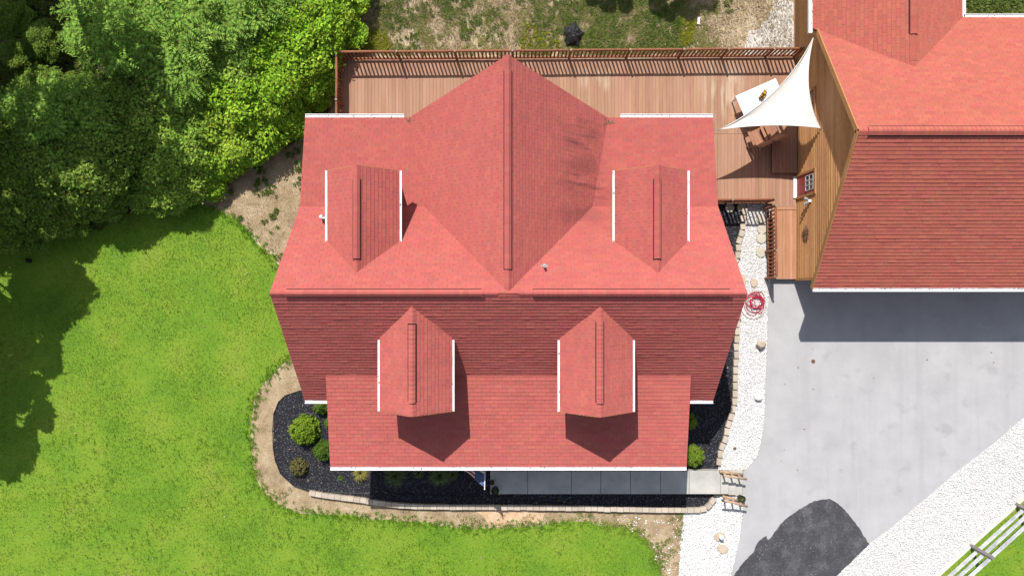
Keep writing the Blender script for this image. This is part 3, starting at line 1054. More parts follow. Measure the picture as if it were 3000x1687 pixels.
z = .08
while z < 5.8:
    lo, hi = rangey(z)
    lo2, hi2 = rangey(z + .18)
    m = MB()
    a, b = GWX - .028, GWX + .028
    m.add([(a, lo, z), (a, hi, z), (b, hi2, z + .164), (b, lo2, z + .164), (GWX + .05, lo, z), (GWX + .05, hi, z)],
          [(0, 1, 2, 3), (4, 5, 1, 0)])
    m.obj('siding_board', 'siding', gar)
    z += .18
m = MB()
m.box((GWX - .04, .30, .02), (GWX + .07, .398, 2.8))
m.obj('corner_board', 'trim', gar)


def framed(name, y0, y1, z0, z1, mat, fmat='trim', fw=.09):
    f = MB()
    x = GWX - .03
    for a, b in (((y0, z0), (y0, z1)), ((y1, z0), (y1, z1)), ((y0 - fw / 2, z1), (y1 + fw / 2, z1))):
        f.beam((x, a[0], a[1]), (x, b[0], b[1]), .06, fw, up=(0, 1, 0) if a[0] == b[0] else (0, 0, 1))
    d = MB()
    d.box((GWX - .025, y0 + .04, z0), (GWX + .01, y1 - .04, z1 - .04))
    do = d.obj(name, mat, gar)
    fo = f.obj('door_frame' if name == 'door' else 'frame', fmat, do)
    return do


D_Y0, D_Y1 = 3.62, 4.52
do = framed('door', D_Y0, D_Y1, .3, 2.03, 'reddoor')
m = MB()
m.box((GWX - .16, D_Y0 + .02, .29), (GWX - .027, D_Y1 - .02, .36))
m.obj('threshold', 'white', do)
m = MB()
for i in range(3):
    for j in range(2):
        y = D_Y0 + .2 + i * .19
        zz = 1.22 + j * .33
        m.add([(GWX - .03, y, zz), (GWX - .03, y + .15, zz), (GWX - .03, y + .15, zz + .28), (GWX - .03, y, zz + .28)], [(0, 1, 2, 3)])
m.obj('pane', 'glass', do)
m = MB()
for i in range(4):
    y = D_Y0 + .18 + i * .19
    m.beam((GWX - .035, y, 1.19), (GWX - .035, y, 1.86), .02, .03, up=(0, 1, 0))
for j in range(3):
    zz = 1.2 + j * .33
    m.beam((GWX - .0355, D_Y0 + .17, zz), (GWX - .0355, D_Y0 + .76, zz), .02, .03)
m.obj('muntin', 'fencew', do)
m = MB()
for (ya, yb) in ((D_Y0 + .13, D_Y0 + .42), (D_Y0 + .49, D_Y0 + .78)):
    m.box((GWX - .033, ya, .5), (GWX - .024, yb, 1.05))
m.obj('door_panel', 'reddoor', do)
m = MB()
m.tube([(GWX - .06, D_Y0 + .1, 1.17), (GWX - .06, D_Y0 + .1, 1.29)], .016)
m.box((GWX - .06, D_Y0 + .085, 1.2), (GWX - .026, D_Y0 + .115, 1.23))
m.obj('handle', 'black', do)
wd = framed('window', 6.62, 7.62, 1.0, 2.05, 'glass')
m = MB()
for a, b in (((7.12, 1.02), (7.12, 2.0)),):
    m.beam((GWX - .03, a[0], a[1]), (GWX - .03, b[0], b[1]), .03, .04, up=(0, 1, 0))
m.beam((GWX - .03, 6.66, 1.5), (GWX - .03, 7.58, 1.5), .03, .04)
m.obj('muntin', 'reddoor', wd)

# wall lamp and sunburst ornament on the garage wall
lp = Vector((GWX - .02, 3.36, 1.62))
wl = thing('wall_lamp', 'grey twin floodlight fixed on the garage wall beside the red door', 'lamp', lp)
m = MB()
m.lathe([(0, 0), (.055, 0), (.055, .03)], lp + Vector((-.0, 0, 0)), 12)
m.beam(lp + Vector((.02, 0, 0)), lp + Vector((-.1, 0, .0)), .09, .09)
m.obj('mount', 'white', wl)
for s in (-1, 1):
    m = MB()
    c = lp + Vector((-.12, s * .07, -.02))
    d = Vector((-.5, s * .3, -.7)).normalized()
    m.tube([c - d * .05, c + d * .02, c + d * .11], [.03, .055, .065], 12)
    m.obj('lamp_head', 'grey', wl)
oc = Vector((GWX - .045, 2.15, 1.25))
orn = thing('wall_ornament', 'rusty sunburst metal ornament hanging on the garage wall', 'ornament', oc)
m = MB()
m.tube([oc + Vector((-.015, .09 * math.cos(t), .09 * math.sin(t))) for t in np.linspace(0, 2 * PI, 17)], .018, 6)
m.tube([oc + Vector((.01, 0, 0)), oc + Vector((-.03, 0, 0))], .07, 12)
m.obj('hub', 'rust', orn)
for k in range(22):
    t = 2 * PI * k / 22
    r1 = .34 if k % 2 else .27
    m = MB()
    pts = []
    for i in range(5):
        rr = .08 + (r1 - .08) * i / 4
        aa = t + (.12 * math.sin(i * 1.6) if k % 2 else 0)
        pts.append(oc + Vector((-.01, rr * math.cos(aa), rr * math.sin(aa))))
    m.tube(pts, [.016, .018, .015, .011, .004], 5)
    m.obj('ray', 'rust', orn)

# ------------------------------------------------------------------ deck
DZ = .30
deck = thing('deck', 'reddish brown plank deck wrapping the rear of the house', 'deck', (0, 8, 0))
m = MB()
m.box((-6.95, 5.85, .02), (11.5, 9.24, DZ - .045))
m.box((6.96, 3.44, .02), (11.5, 5.84, DZ - .045))
m.obj('frame', 'deckdark', deck)
pm = {}


def plank(parent, x, y0, y1, ztop, w=.133, mat='deck', tz=.036):
    key = (round(y1 - y0, 2), mat, w)
    if key not in pm:
        b = MB()
        L = key[0]
        b.box((0, 0, -tz), (w, L, 0))
        me = b.mesh('plank')
        me.materials.append(MAT[mat])
        pm[key] = me
    o = bpy.data.objects.new('plank', pm[key])
    COL.objects.link(o)
    o.parent = parent
    o.location = Vector((x, y0, ztop + random.uniform(-.003, .003))) - parent.location
    return o


x = -6.95
while x < 11.4:
    north = 9.28 + .1 * (x + 7) / 18
    if x < 6.9:
        plank(deck, x, 5.86, round(north, 1), DZ)
    else:
        j = 6.25 if x < 10.5 else 5.9
        plank(deck, x, round(j, 2), round(north, 1), DZ)
        plank(deck, x, 3.42 if x < 10.45 else 3.3, round(j, 2) - .006, DZ)
    x += .139
for xx, yy, rx, ry in ((8.15, 8.1, .22, .5), (7.9, 7.35, .14, .5), (3.1, 8.35, .12, .3), (3.6, 8.45, .2, .16)):
    pass
landing = thing('landing', 'raised brown plank landing on the deck beside the garage wall', 'landing', (11, 5.6, 0))
m = MB()
m.box((10.5, 4.68, DZ + .002), (11.5, 7.3, DZ + .11))
m.obj('frame', 'deckdark', landing)
for i in range(7):
    plank(landing, 10.49 + i * .145, 4.64, 7.34, DZ + .15, w=.138)
ramp = thing('ramp', 'pale red plank walkway from the deck to the driveway along the garage', 'walkway', (11, 1.8, 0))
for i in range(7):
    plank(ramp, 10.56 + i * .14, .36, 3.16, DZ - .02, mat='ramp')
m = MB()
m.box((10.56, .38, .02), (11.53, 3.14, DZ - .06))
m.obj('frame', 'deckdark', ramp)
m = MB()
m.box((10.56, 3.17, DZ - .05), (11.53, 3.295, DZ + .004))
m.obj('cross_board', 'ramp', ramp)


def railing(name, label, pts, z0, balz=.155, h=.93, posts=None, group=None, balr=.035, railr=.047):
    """log railing along a straight line pts[0]-pts[1]; posts = distances along"""
    p, q = Vector((*pts[0], 0)), Vector((*pts[1], 0))
    L = (q - p).length
    d = (q - p) / L
    r = thing(name, label, 'railing', (p.x, p.y, z0), group)
    for s in posts:
        c = p + d * s
        m = MB()
        m.tube([(c.x, c.y, z0 - .3), (c.x, c.y, z0 + h - .04), (c.x, c.y, z0 + h + .07)], [.058, .056, .052], 10, capmi=1)
        m.obj('post', ['log', 'logend'], r, smooth=False)
    for a, b in zip(posts[:-1], posts[1:]):
        for zz, rr, nm in ((h, railr, 'top_rail'), (.12, railr * .95, 'bottom_rail')):
            m = MB()
            A, B = p + d * (a + .045), p + d * (b - .045)
            up = Vector((0, 0, z0 + zz))
            wob = Vector((-d.y, d.x, 0)) * random.uniform(-.01, .01)
            m.tube([A + up, A + d * .06 + up, A.lerp(B, .5) + up + wob, B - d * .06 + up, B + up], [rr * .55, rr, rr * 1.02, rr, rr * .55], 10)
            m.obj(nm, 'log', r, smooth=True)
        n = max(1, int(round((b - a) / balz)) - 1)
        bmesh_key = 'bal%s' % round(h, 2)
        if bmesh_key not in pm:
            b2 = MB()
            b2.tube([(0, 0, .12), (0, 0, .2), (0, 0, h - .08), (0, 0, h)], [balr * .7, balr, balr, balr * .7], 8, cap=False)
            me = b2.mesh('baluster')
            me.materials.append(MAT['log'])
            me.polygons.foreach_set('use_smooth', [True] * len(me.polygons))
            pm[bmesh_key] = me
        for k in range(1, n + 1):
            c = p + d * (a + (b - a) * k / (n + 1))
            o = bpy.data.objects.new('baluster', pm[bmesh_key])
            COL.objects.link(o)
            o.parent = r
            o.location = Vector((c.x, c.y, z0)) - r.location
    return r


zt = DZ + 1.0
tops = [984, 1161, 1332, 1502, 1673, 1847, 2005, 2136, 2269, 2356]
w0 = G(984, 151, zt)
w1 = G(2356, 141, zt)
dirx = (w1 - w0).length
posts = [(G(t, 0, zt).x - w0.x) / (w1.x - w0.x) * dirx for t in tops]
railing('deck_railing', 'long brown log railing along the far edge of the deck', ((w0.x, w0.y), (w1.x, w1.y)), DZ, posts=posts)
railing('deck_railing', 'short brown log railing on the deck end next to the thicket', ((w0.x, w0.y - .12), (w0.x, 5.95)), DZ, posts=[0, 1.75, 3.2])
a_, b2_ = G(2100, 586, zt), G(2272, 583, zt)
railing('deck_railing', 'brown log railing above the stepping stones at the deck edge', ((7.02, a_.y), (b2_.x, b2_.y)), DZ, posts=[0, 1.62, b2_.x - 7.02])
c0, c1 = G(2275, 602, zt), G(2278, 814, zt)
Lr = c0.y - c1.y
railing('ramp_railing', 'brown log railing between the white gravel strip and plank walkway', ((c0.x, c0.y), (c1.x, c1.y)), DZ - .02, posts=[0, Lr * .62, Lr], h=.93)

# ------------------------------------------------------------------ shade sail, table, chairs
A, B, C = G(2382.5, 112, 2.85), G(2403, 375.5, 2.5), G(2109, 380, 2.35)
sail = thing('shade_sail', 'cream triangular shade sail stretched over the deck table', 'shade sail', (10.3, 6.8, 0))
ctr = (A + B + C) / 3
mid = [(A + B) / 2, (B + C) / 2, (C + A) / 2]
pull = [.25, .12, .48]


def edge(P, Q, k, t):
    m_ = (P + Q) / 2
    cpt = m_ + (ctr - m_) * pull[k] * 2
    return P * (1 - t) ** 2 + cpt * 2 * t * (1 - t) + Q * t * t


bnd = []
NS = 14
for k, (P, Q) in enumerate(((A, B), (B, C), (C, A))):
    for i in range(NS):
        bnd.append(edge(P, Q, k, i / NS))
m = MB()
rings = 7
vs, fs = [], []
for r in range(rings):
    f = 1 - r / rings
    for p in bnd:
        v = ctr.lerp(p, f)
        v.z -= .07 * (1 - f ** 3)
        vs.append(v)
vs.append(ctr - Vector((0, 0, .07)))
nb = len(bnd)
for r in range(rings - 1):
    for i in range(nb):
        j = (i + 1) % nb
        fs.append((r * nb + i, r * nb + j, (r + 1) * nb + j, (r + 1) * nb + i))
for i in range(nb):
    fs.append(((rings - 1) * nb + i, (rings - 1) * nb + (i + 1) % nb, rings * nb))
m.add(vs, fs)
m.obj('cloth', 'sail', sail, smooth=True)
m = MB()
m.tube(bnd + [bnd[0]], .016, 6, cap=False)
m.obj('hem', 'sail', sail, smooth=True)
for P, Q in ((A, Vector((11.2, 9.36, 2.95))), (B, Vector((GWX, B.y - .02, 2.52))), (C, Vector((7.38, C.y - .12, 2.75)))):
    m = MB()
    m.tube([P, Q], .009, 6)
    m.obj('cord', 'grey', sail)

for P in (A, B, C):
    m = MB()
    o_ = P + (P - ctr).normalized() * .03
    m.tube([o_ + Vector((.035 * math.cos(t), .035 * math.sin(t), 0)) for t in np.linspace(0, 2 * PI, 13)], .007, 6)
    m.obj('corner_ring', 'grey', sail)
TZ = DZ + .75
ta, tb, td = G(2155, 282, TZ), G(2272.6, 230, TZ), G(2183, 345, TZ)
ux = (tb - ta).normalized()
uy = Vector((ux.y, -ux.x, 0))
TWd, TDp = (tb - ta).length, 1.02
ta2 = ta
tab = thing('patio_table', 'white rectangular table half hidden by the cream shade sail', 'table', ta + ux * TWd / 2 + uy * TDp / 2 - Vector((0, 0, .75)))
m = MB()
cs = [ta, ta + ux * TWd, ta + ux * TWd + uy * TDp, ta + uy * TDp]
m.prism([(p.x, p.y) for p in cs], TZ - .035, TZ)
m.obj('tabletop', 'table', tab, bevel=.008)
for i, j in ((.07, .08), (TWd - .07, .08), (TWd - .07, TDp - .08), (.07, TDp - .08)):
    p = ta + ux * i + uy * j
    m = MB()
    m.beam((p.x, p.y, DZ), (p.x, p.y, TZ - .036), .06, .06, up=ux)
    m.obj('leg', 'white', tab)
cp = G(2233, 281, TZ)
ctp = thing('flower_basket', 'small dark basket of red and yellow flowers on the white table', 'basket', cp)
rt = Matrix.Rotation(.95, 3, 'Z')
m = MB()
for s0, s1 in ((.0, .10),):
    for a, b in (((-.16, -.07), (.16, -.07)), ((.16, -.07), (.16, .07)), ((.16, .07), (-.16, .07)), ((-.16, .07), (-.16, -.07))):
        m.beam(cp + rt @ Vector((*a, .06)), cp + rt @ Vector((*b, .06)), .02, .11)
m.obj('basket', 'rust', ctp)
m = MB()
m.add([cp + rt @ Vector((a, b, .07)) for a, b in ((-.15, -.06), (.15, -.06), (.15, .06), (-.15, .06))], [(0, 1, 2, 3)])
m.obj('soil', 'soil', ctp)
for i in range(16):
    c = cp + rt @ Vector((random.uniform(-.18, .2), random.uniform(-.08, .08), random.uniform(.1, .2)))
    m = MB()
    for k in range(5):
        t = 2 * PI * k / 5 + i
        m.add([c, c + Vector((math.cos(t - .4), math.sin(t - .4), .3)) * .024, c + Vector((math.cos(t), math.sin(t), .25)) * .04, c + Vector((math.cos(t + .4), math.sin(t + .4), .3)) * .024], [(0, 1, 2, 3)])
    m.obj('flower', ('flowy', 'flowr', 'orange', 'flowy')[i % 4], ctp)
m = MB()
for i in range(5):
    m.tube([cp + rt @ Vector((.1 + .02 * i, 0, .1)), cp + rt @ Vector((.2 + .03 * i, .03 * i - .06, .14 - .01 * i))], [.01, .004], 5)
m.obj('stem', 'weed', ctp)


def make_chair(name, label, loc, rz, group):
    """slatted wooden armchair, seat facing local +y"""
    t = thing(name, label, 'chair', loc, group, local=True, rz=rz)
    for i in range(5):
        m = MB()
        m.box((-.30 + i * .121, -.26, .41), (-.185 + i * .121, .32, .435))
        m.obj('seat_slat', 'chairw', t)
    for i in range(4):
        m = MB()
        m.add([(-.29 + i * .148, -.22, .43), (-.15 + i * .148, -.22, .43), (-.15 + i * .148, -.40, .92), (-.29 + i * .148, -.40, .92),
               (-.29 + i * .148, -.25, .43), (-.15 + i * .148, -.25, .43), (-.15 + i * .148, -.43, .92), (-.29 + i * .148, -.43, .92)],
              [(0, 1, 2, 3), (7, 6, 5, 4), (3, 2, 6, 7), (0, 3, 7, 4), (1, 5, 6, 2)])
        m.obj('back_slat', 'chairw', t)
    m = MB()
    m.box((-.33, -.46, .9), (.33, -.38, .97))
    m.obj('top_rail', 'chairw', t)
    for s in (-1, 1):
        m = MB()
        m.box((s * .35 - .055, -.34, .62), (s * .35 + .055, .34, .645))
        m.obj('armrest', 'chairw', t)
        for y in (-.24, .24):
            m = MB()
            m.box((s * .35 - .03, y - .03, 0), (s * .35 + .03, y + .03, .62))
            m.obj('leg', 'chairw', t)
    return t


rz = math.atan2(ux.y, ux.x)
cpos = [(G(2222, 402, .75), 'brown wooden armchair by the table, nearer the house'), (G(2258, 386, .75), 'brown wooden armchair by the table, nearer the garage')]
chair = None
for p, lab in cpos:
    loc = Vector((p.x, p.y, DZ))
    if chair is None:
        chair = make_chair('wooden_chair', lab, loc, rz, 'wooden chairs around the deck table')
    else:
        dup(chair, loc, rz, None, lab)

# ------------------------------------------------------------------ block edgings
def block_row(name, label, line, bl, bw, z0, z1, cat, step=None, gap=.006, jit=.0, tilt=0.0):
    t = thing(name, label, cat, (line[0][0], line[0][1], 0))
    m = MB()
    m.box((-bl / 2 + gap, -bw / 2, z0), (bl / 2 - gap, bw / 2, z1))
    me = m.mesh('block')
    me.materials.append(MAT['block'])
    seg = [Vector((a[0], a[1], 0)) for a in line]
    acc = 0.0
    nxt = bl / 2
    for a, b in zip(seg[:-1], seg[1:]):
        L = (b - a).length
        d = (b - a) / L
        while nxt <= acc + L:
            c = a + d * (nxt - acc)
            o = bpy.data.objects.new('block', me)
            COL.objects.link(o)
            o.parent = t
            o.rotation_euler = (0, 0, math.atan2(d.y, d.x) + tilt + random.gauss(0, jit))
            nd = Vector((-d.y, d.x, 0)) * random.gauss(0, .006)
            o.location = c + nd + Vector((0, 0, random.uniform(-.008, .008))) - t.location
            nxt += step or bl
        acc += L
    return t


wl_ = PX([(905, 1444), (1000, 1458), (1050, 1464), (1114, 1475), (1165, 1480), (1218, 1484), (1400, 1486), (1500, 1486), (1699, 1489), (1850, 1492), (1930, 1494), (2049, 1494), (2066, 1490), (2080, 1478), (2100, 1452)], .2)
block_row('retaining_wall', 'low curved wall of tan blocks along the front mulch bed', wl_, .262, .19, 0, .21, 'wall', jit=.012)
el1 = PX([(2105, 1362), (2113, 1315), (2126, 1284), (2131, 1254), (2140, 1228), (2147, 1203), (2153, 1178), (2155, 1105), (2157, 1050), (2159, 994), (2160, 955), (2163, 935), (2168, 915)], .16)
block_row('block_edging', 'row of tan blocks between the mulch and the white gravel', el1, .285, .19, 0, .17, 'edging', step=.318, jit=.05, tilt=.09)
el2 = PX([(2150, 775), (2161, 756), (2163, 732), (2165, 711), (2170, 694), (2176, 676), (2178, 640), (2184, 600)], .16)
block_row('block_edging', 'short row of tan blocks beside the round stepping stones', el2, .27, .2, 0, .17, 'edging', step=.3, jit=.05, tilt=.09)
ed = PX([(884, 1142), (838, 1157), (818, 1176), (804, 1210), (801, 1260), (802, 1307), (808, 1345), (824, 1386), (862, 1421), (907, 1437), (950, 1440), (1060, 1442), (1300, 1450), (1500, 1453)])
m = MB()
m.tube([(x, y, .085) for x, y in ed], .014, 6)
for x, y in (ed[4], ed[10]):
    m.tube([(x, y, 0), (x, y, .12)], .02, 6)
tag(m.obj('lawn_edging', 'black'), 'black plastic edging strip curving round the mulch bed', 'edging')

# ------------------------------------------------------------------ front walk, steps, stair rails, pots, flag
WZ = .40
walk = thing('walkway', 'concrete slab walkway in the shade below the porch gutter', 'walkway', (3.8, -7.9, 0))
ys0, ys1 = G(0, 1379, WZ).y, G(0, 1446.5, WZ).y
js = [1436, 1546, 1674, 1760, 1847, 1935, 2019, 2111]
for a, b in zip(js[:-1], js[1:]):
    m = MB()
    m.box((G(a, 0, WZ).x + .008, ys1, .03), (G(b, 0, WZ).x - .008, ys0, WZ))
    m.obj('slab', 'concrete', walk, bevel=.012)
st = thing('steps', 'three pale concrete steps from the walkway down to the driveway', 'steps', (8.8, -7.9, 0))
sx = [2111, 2134.5, 2156, 2175]
for i, (a, b) in enumerate(zip(sx[:-1], sx[1:])):
    zz = WZ - .1 * (i + 1)
    m = MB()
    m.box((G(a, 0, zz).x + .001, ys1 - .03 - .07 * i, .0), (G(b, 0, zz).x, ys0 - .04, zz))
    m.obj('step', 'concrete', st, bevel=.008)


def stair_rail(label, t0, t1, b0, b1, ht):
    r = thing('stair_rail', label, 'stair rail', (*b0[:2], 0), 'log rails beside the concrete steps')
    m = MB()
    m.tube([t0, Vector(t0).lerp(Vector(t1), .5) + Vector((0, .01, 0)), t1], [.042, .05, .045], 10, capmi=1)
    m.obj('top_rail', ['rawlog', 'logend'], r, smooth=True)
    m = MB()
    m.tube([b0, b1], [.05, .052], 10)
    m.obj('bottom_rail', 'rawlog', r, smooth=True)
    for k in (.12, .45, .78):
        m = MB()
        m.tube([Vector(b0).lerp(Vector(b1), k) + Vector((0, 0, -.15)), Vector(t0).lerp(Vector(t1), k)], [.04, .036], 8)
        m.obj('baluster', 'rawlog', r, smooth=True)


stair_rail('weathered log rail on the house side of the steps', G(2120, 1392.5, .95), G(2187, 1403, .62), G(2109, 1380.5, .46), G(2176, 1390, .14), .5)
stair_rail('weathered log rail on the gravel side of the steps, by the black pot', G(2121, 1465, .9), G(2189, 1483, .52), G(2117, 1453, .42), G(2180, 1470, .1), .5)


def pot(label, c, r, h, group=None):
    t = thing('plant_pot', label, 'plant pot', c, group)
    m = MB()
    m.lathe([(0, 0), (r * .72, 0), (r * .98, h * .92), (r * 1.06, h * .93), (r * 1.06, h), (r * .92, h), (r * .86, h * .8)], c, 22)
    m.obj('pot', 'terra', t, smooth=False)
    m = MB()
    m.lathe([(0, h * .8), (r * .88, h * .8)], c, 22)
    m.obj('soil', 'soil', t)
    m = MB()
    for k in range(14):
        a = random.uniform(0, 6.28)
        q = Vector(c) + Vector((math.cos(a) * r * .4 * random.random(), math.sin(a) * r * .4 * random.random(), h * .82))
        e_ = Vector((math.cos(a), math.sin(a), .5)) * r * .45
        s_ = Vector((-math.sin(a), math.cos(a), 0)) * r * .1
        m.add([q, q + e_ * .5 + s_, q + e_, q + e_ * .5 - s_], [(0, 1, 2, 3)])
    kind(m.obj('sprout', 'shrubG', t), 'stuff')
    return t


pot('large dark round pot at the end of the concrete walkway', G(1451, 1431, WZ), .155, .3)
pot('small dark pot behind the large pot on the walkway', G(1442, 1409, WZ), .095, .2)
pot('black pot on the lowest concrete step', G(2167, 1455, .1), .14, .3)

# flag on a slanted white pole
tip = Vector((-1.018, -7.47, 2.62))
foot = Vector((-1.02, -6.17, 1.72))
pdir = (foot - tip).normalized()
flag = thing('flag', 'american flag hanging from a slanted white pole under the porch gutter', 'flag', foot)
m = MB()
m.tube([foot, tip], .018, 10)
m.lathe([(0, -.03), (.02, -.02), (.028, 0), (.02, .02), (0, .03)], tip, 10)
m.obj('pole', 'white', flag, smooth=True)
hoist, fly = .95, 1.6
fl_d = Vector((-.62, .10, -.78)).normalized()
side_d = Vector((-.25, -.5, 0))


def fpt(s, t):
    w = .05 * math.sin(t * 7 + s * 5) * t + .035 * math.sin(s * 14) * t
    return tip + pdir * (.06 + s * hoist * (1 - .12 * t)) + fl_d * (t * fly) + side_d.normalized() * w * .8 + pdir * (.22 * t * (1 - s))


m = MB()
NS_, NT_ = 26, 30
vs = [fpt(i / NS_, j / NT_) for i in range(NS_ + 1) for j in range(NT_ + 1)]
for i in range(NS_):
    for j in range(NT_):
        a = i * (NT_ + 1) + j
        stripe = (i * 13) // NS_
        mi = 0 if stripe % 2 == 0 else 1
        if stripe < 7 and j < 12:
            mi = 2
        m.f.append((a, a + 1, a + NT_ + 2, a + NT_ + 1))
        m.m.append(mi)
m.v = [tuple(v) for v in vs]
cl = m.obj('cloth', ['fred', 'fwhite', 'fblue'], flag, smooth=True)
m = MB()
for r in range(9):
    for c in range(6 if r % 2 == 0 else 5):
        s0 = (r + .75) / 9.5 * 7 / 13
        t0 = ((c + .6) if r % 2 == 0 else (c + 1.1)) / 6.2 * .4
        p = fpt(s0, t0)
        e1 = (fpt(s0 + .01, t0) - p).normalized()
        e2 = (fpt(s0, t0 + .01) - p).normalized()
        n = e1.cross(e2).normalized()
        for sg in (1, -1):
            ring = []
            for k in range(10):
                rr = .026 if k % 2 == 0 else .011
                ang = PI * k / 5
                ring.append(p + n * .006 * sg + e1 * rr * math.cos(ang) + e2 * rr * math.sin(ang))
            m.add([p + n * .006 * sg] + ring, [(0, 1 + k, 1 + (k + 1) % 10) for k in range(10)])
kind(m.obj('stars', 'fwhite', cl), 'stuff')

# ------------------------------------------------------------------ stones, hose, small garden things
def disc_stone(label, px, py, r, z=.05):
    c = G(px, py, z)
    m = MB()
    m.lathe([(0, .0), (r, 0), (r * 1.0, .05), (r * .97, .06), (r * .75, .062), (0, .066)], (c.x, c.y, z - .02), 28)
    return tag(m.obj('stepping_stone', 'disc'), label, 'stepping stone', 'round stepping stones in the gravel')


disc_stone('round stepping stone on the white gravel, first below the railing shadow', 2232, 671, .2)
disc_stone('middle of the three sunlit round stepping stones on the gravel', 2230, 699, .2)
disc_stone('round stepping stone farthest from the deck on the white gravel', 2229, 739, .205)
disc_stone('round stepping stone striped by the railing shadow', 2230, 640, .2)
disc_stone('round stepping stone in deep shade below the railing, next to the house', 2137, 609, .19)
disc_stone('round stepping stone in deep shade in the middle below the railing', 2173, 608, .19)


def slabstone(label, px, py, rx, ry, z=.05, rot=0, seed=1, h=.06):
    r = random.Random(seed)
    c = G(px, py, z)
    n = 8
    pts = []
    for k in range(n):
        a = 2 * PI * k / n + r.uniform(-.2, .2)
        f = r.uniform(.85, 1.1)
        x, y = rx * f * math.cos(a), ry * f * math.sin(a)
        pts.append((c.x + x * math.cos(rot) - y * math.sin(rot), c.y + x * math.sin(rot) + y * math.cos(rot)))
    m = MB()
    m.prism(pts, z - .04, z + h - .02)
    return tag(m.obj('flagstone', 'flag', bevel=.008), label, 'flagstone')


slabstone('tan flagstone on the white gravel next to the red hose', 2208, 828, .16, .2, seed=3)
slabstone('tan flagstone partly under the roof edge beside the gravel', 2176, 822, .14, .22, seed=5)
slabstone('tan flagstone under the white garden lamp on the gravel', 2107, 1570, .25, .19, seed=8)
slabstone('bare tan flagstone on the gravel nearest the picture bottom', 2117, 1607, .25, .2, rot=-.5, seed=9)
lc = G(2110, 1568, .09)
gl = thing('garden_lamp', 'small white garden lamp standing on a tan flagstone', 'lamp', lc)
m = MB()
m.lathe([(0, 0), (.05, 0), (.045, .04), (.018, .05), (.018, .22), (0, .22)], lc, 12)
m.obj('stem', 'white', gl)
m = MB()
m.lathe([(.02, .2), (.1, .2), (.085, .27), (.03, .33), (0, .34)], lc, 14)
m.obj('lamp_shade', 'white', gl)


def rock(name, label, px, py, r, mat, seed, z=.03, flat=.7, cat='rock'):
    rr = random.Random(seed)
    bm = bmesh.new()
    bmesh.ops.create_icosphere(bm, subdivisions=2, radius=1)
    c = G(px, py, z)
    for v in bm.verts:
        k = 1 + rr.uniform(-.22, .22)
        v.co = Vector((v.co.x * r * k * 1.15, v.co.y * r * k * .9, v.co.z * r * flat * k)) + Vector((c.x, c.y, z + r * flat * .5))
    me = bpy.data.meshes.new(name)
    bm.to_mesh(me)
    bm.free()
    me.materials.append(MAT[mat])
    return tag(link(name, me), label, cat)


rock('rock', 'pale rock on the gravel strip below the red hose', 2226, 1008, .18, 'flag', 2, flat=1.1)
rock('rock', 'small white rock on the gravel strip at mid driveway', 2219, 1162, .14, 'stone', 4, flat=1.1)
rock('rock', 'small dark stone lying on the lower gravel strip', 2152, 1312, .06, 'rust', 6)

hc = G(2213, 884, .07)
hose = thing('garden_hose', 'tangled red garden hose coiled on the gravel by the roof edge', 'hose', (hc.x, hc.y, .03))
m = MB()
pts = []
rr = random.Random(5)
for k in range(11):
    cx_, cy_ = rr.gauss(0, .09), rr.gauss(0, .10)
    a_r, b_r = rr.uniform(.12, .42), rr.uniform(.18, .48)
    ph = rr.uniform(0, .6)
    for i in range(24):
        t = 2 * PI * i / 24 + ph
        f = i / 24
        pts.append((hc.x + cx_ + a_r * math.cos(t) * (1 + .06 * math.sin(3 * t + k)), hc.y + cy_ + b_r * math.sin(t), .055 + .012 * (k % 5) + .01 * math.sin(t * 2 + k)))
sm = [Vector(p) for p in pts]
for _ in range(2):
    sm = [sm[0]] + [(sm[i - 1] + sm[i] * 2 + sm[i + 1]) / 4 for i in range(1, len(sm) - 1)] + [sm[-1]]
m.tube(sm, .012, 6)
m.obj('coil', 'hose', hose, smooth=True)
m = MB()
c2 = G(2208, 896, .05)
m.tube([(c2.x + .5 * math.cos(t) * (1 + .05 * math.sin(2 * t)), c2.y + .52 * math.sin(t) - .02, .05) for t in np.linspace(.4, 6.4, 50)], .012, 6)
m.obj('loose_loop', 'hosepale', hose, smooth=True)

# black cover in the back yard: crumpled sheet over a stump
tc = G(1678, 105, 0)
bm = bmesh.new()
bmesh.ops.create_icosphere(bm, subdivisions=4, radius=1)
for v in bm.verts:
    a = math.atan2(v.co.y, v.co.x)
    rim = 1 + .16 * math.sin(5 * a + .7) + .08 * math.sin(11 * a)
    low = max(0, .3 - v.co.z)
    v.co.x *= .36 * (rim if v.co.z < .4 else 1) * (1 + low * .25)
    v.co.y *= .46 * (rim if v.co.z < .4 else 1) * (1 + low * .25)
    v.co.z = max(0, v.co.z) * .38 + .03 * math.sin(7 * a + v.co.z * 6) * max(0, v.co.z) + .012
    v.co += Vector((tc.x, tc.y, 0))
me = bpy.data.meshes.new('tarp')
bm.to_mesh(me)
bm.free()
me.materials.append(MAT['tarp'])
tag(link('tarp', me), 'crumpled black cover on the dry yard beyond the deck', 'cover')
wb = G(2045, 64, 0)
m = MB()
m.beam((wb.x, wb.y - .13, .05), (wb.x + .02, wb.y + .13, .05), .1, .06)
m.beam((wb.x - .05, wb.y + .1, .04), (wb.x + .1, wb.y + .16, .04), .05, .03)
tag(m.obj('post_stub', 'white'), 'short white stub lying on the dry yard near the garage', 'stub')
lb = G(86, 764, 0)
m = MB()
m.prism([(lb.x - .11, lb.y - .05), (lb.x + .1, lb.y - .09), (lb.x + .13, lb.y + .06), (lb.x - .07, lb.y + .1)], .02, .1)
m.prism([(lb.x - .09, lb.y + .05), (lb.x + .12, lb.y + .02), (lb.x + .13, lb.y + .05), (lb.x - .08, lb.y + .09)], .1, .12)
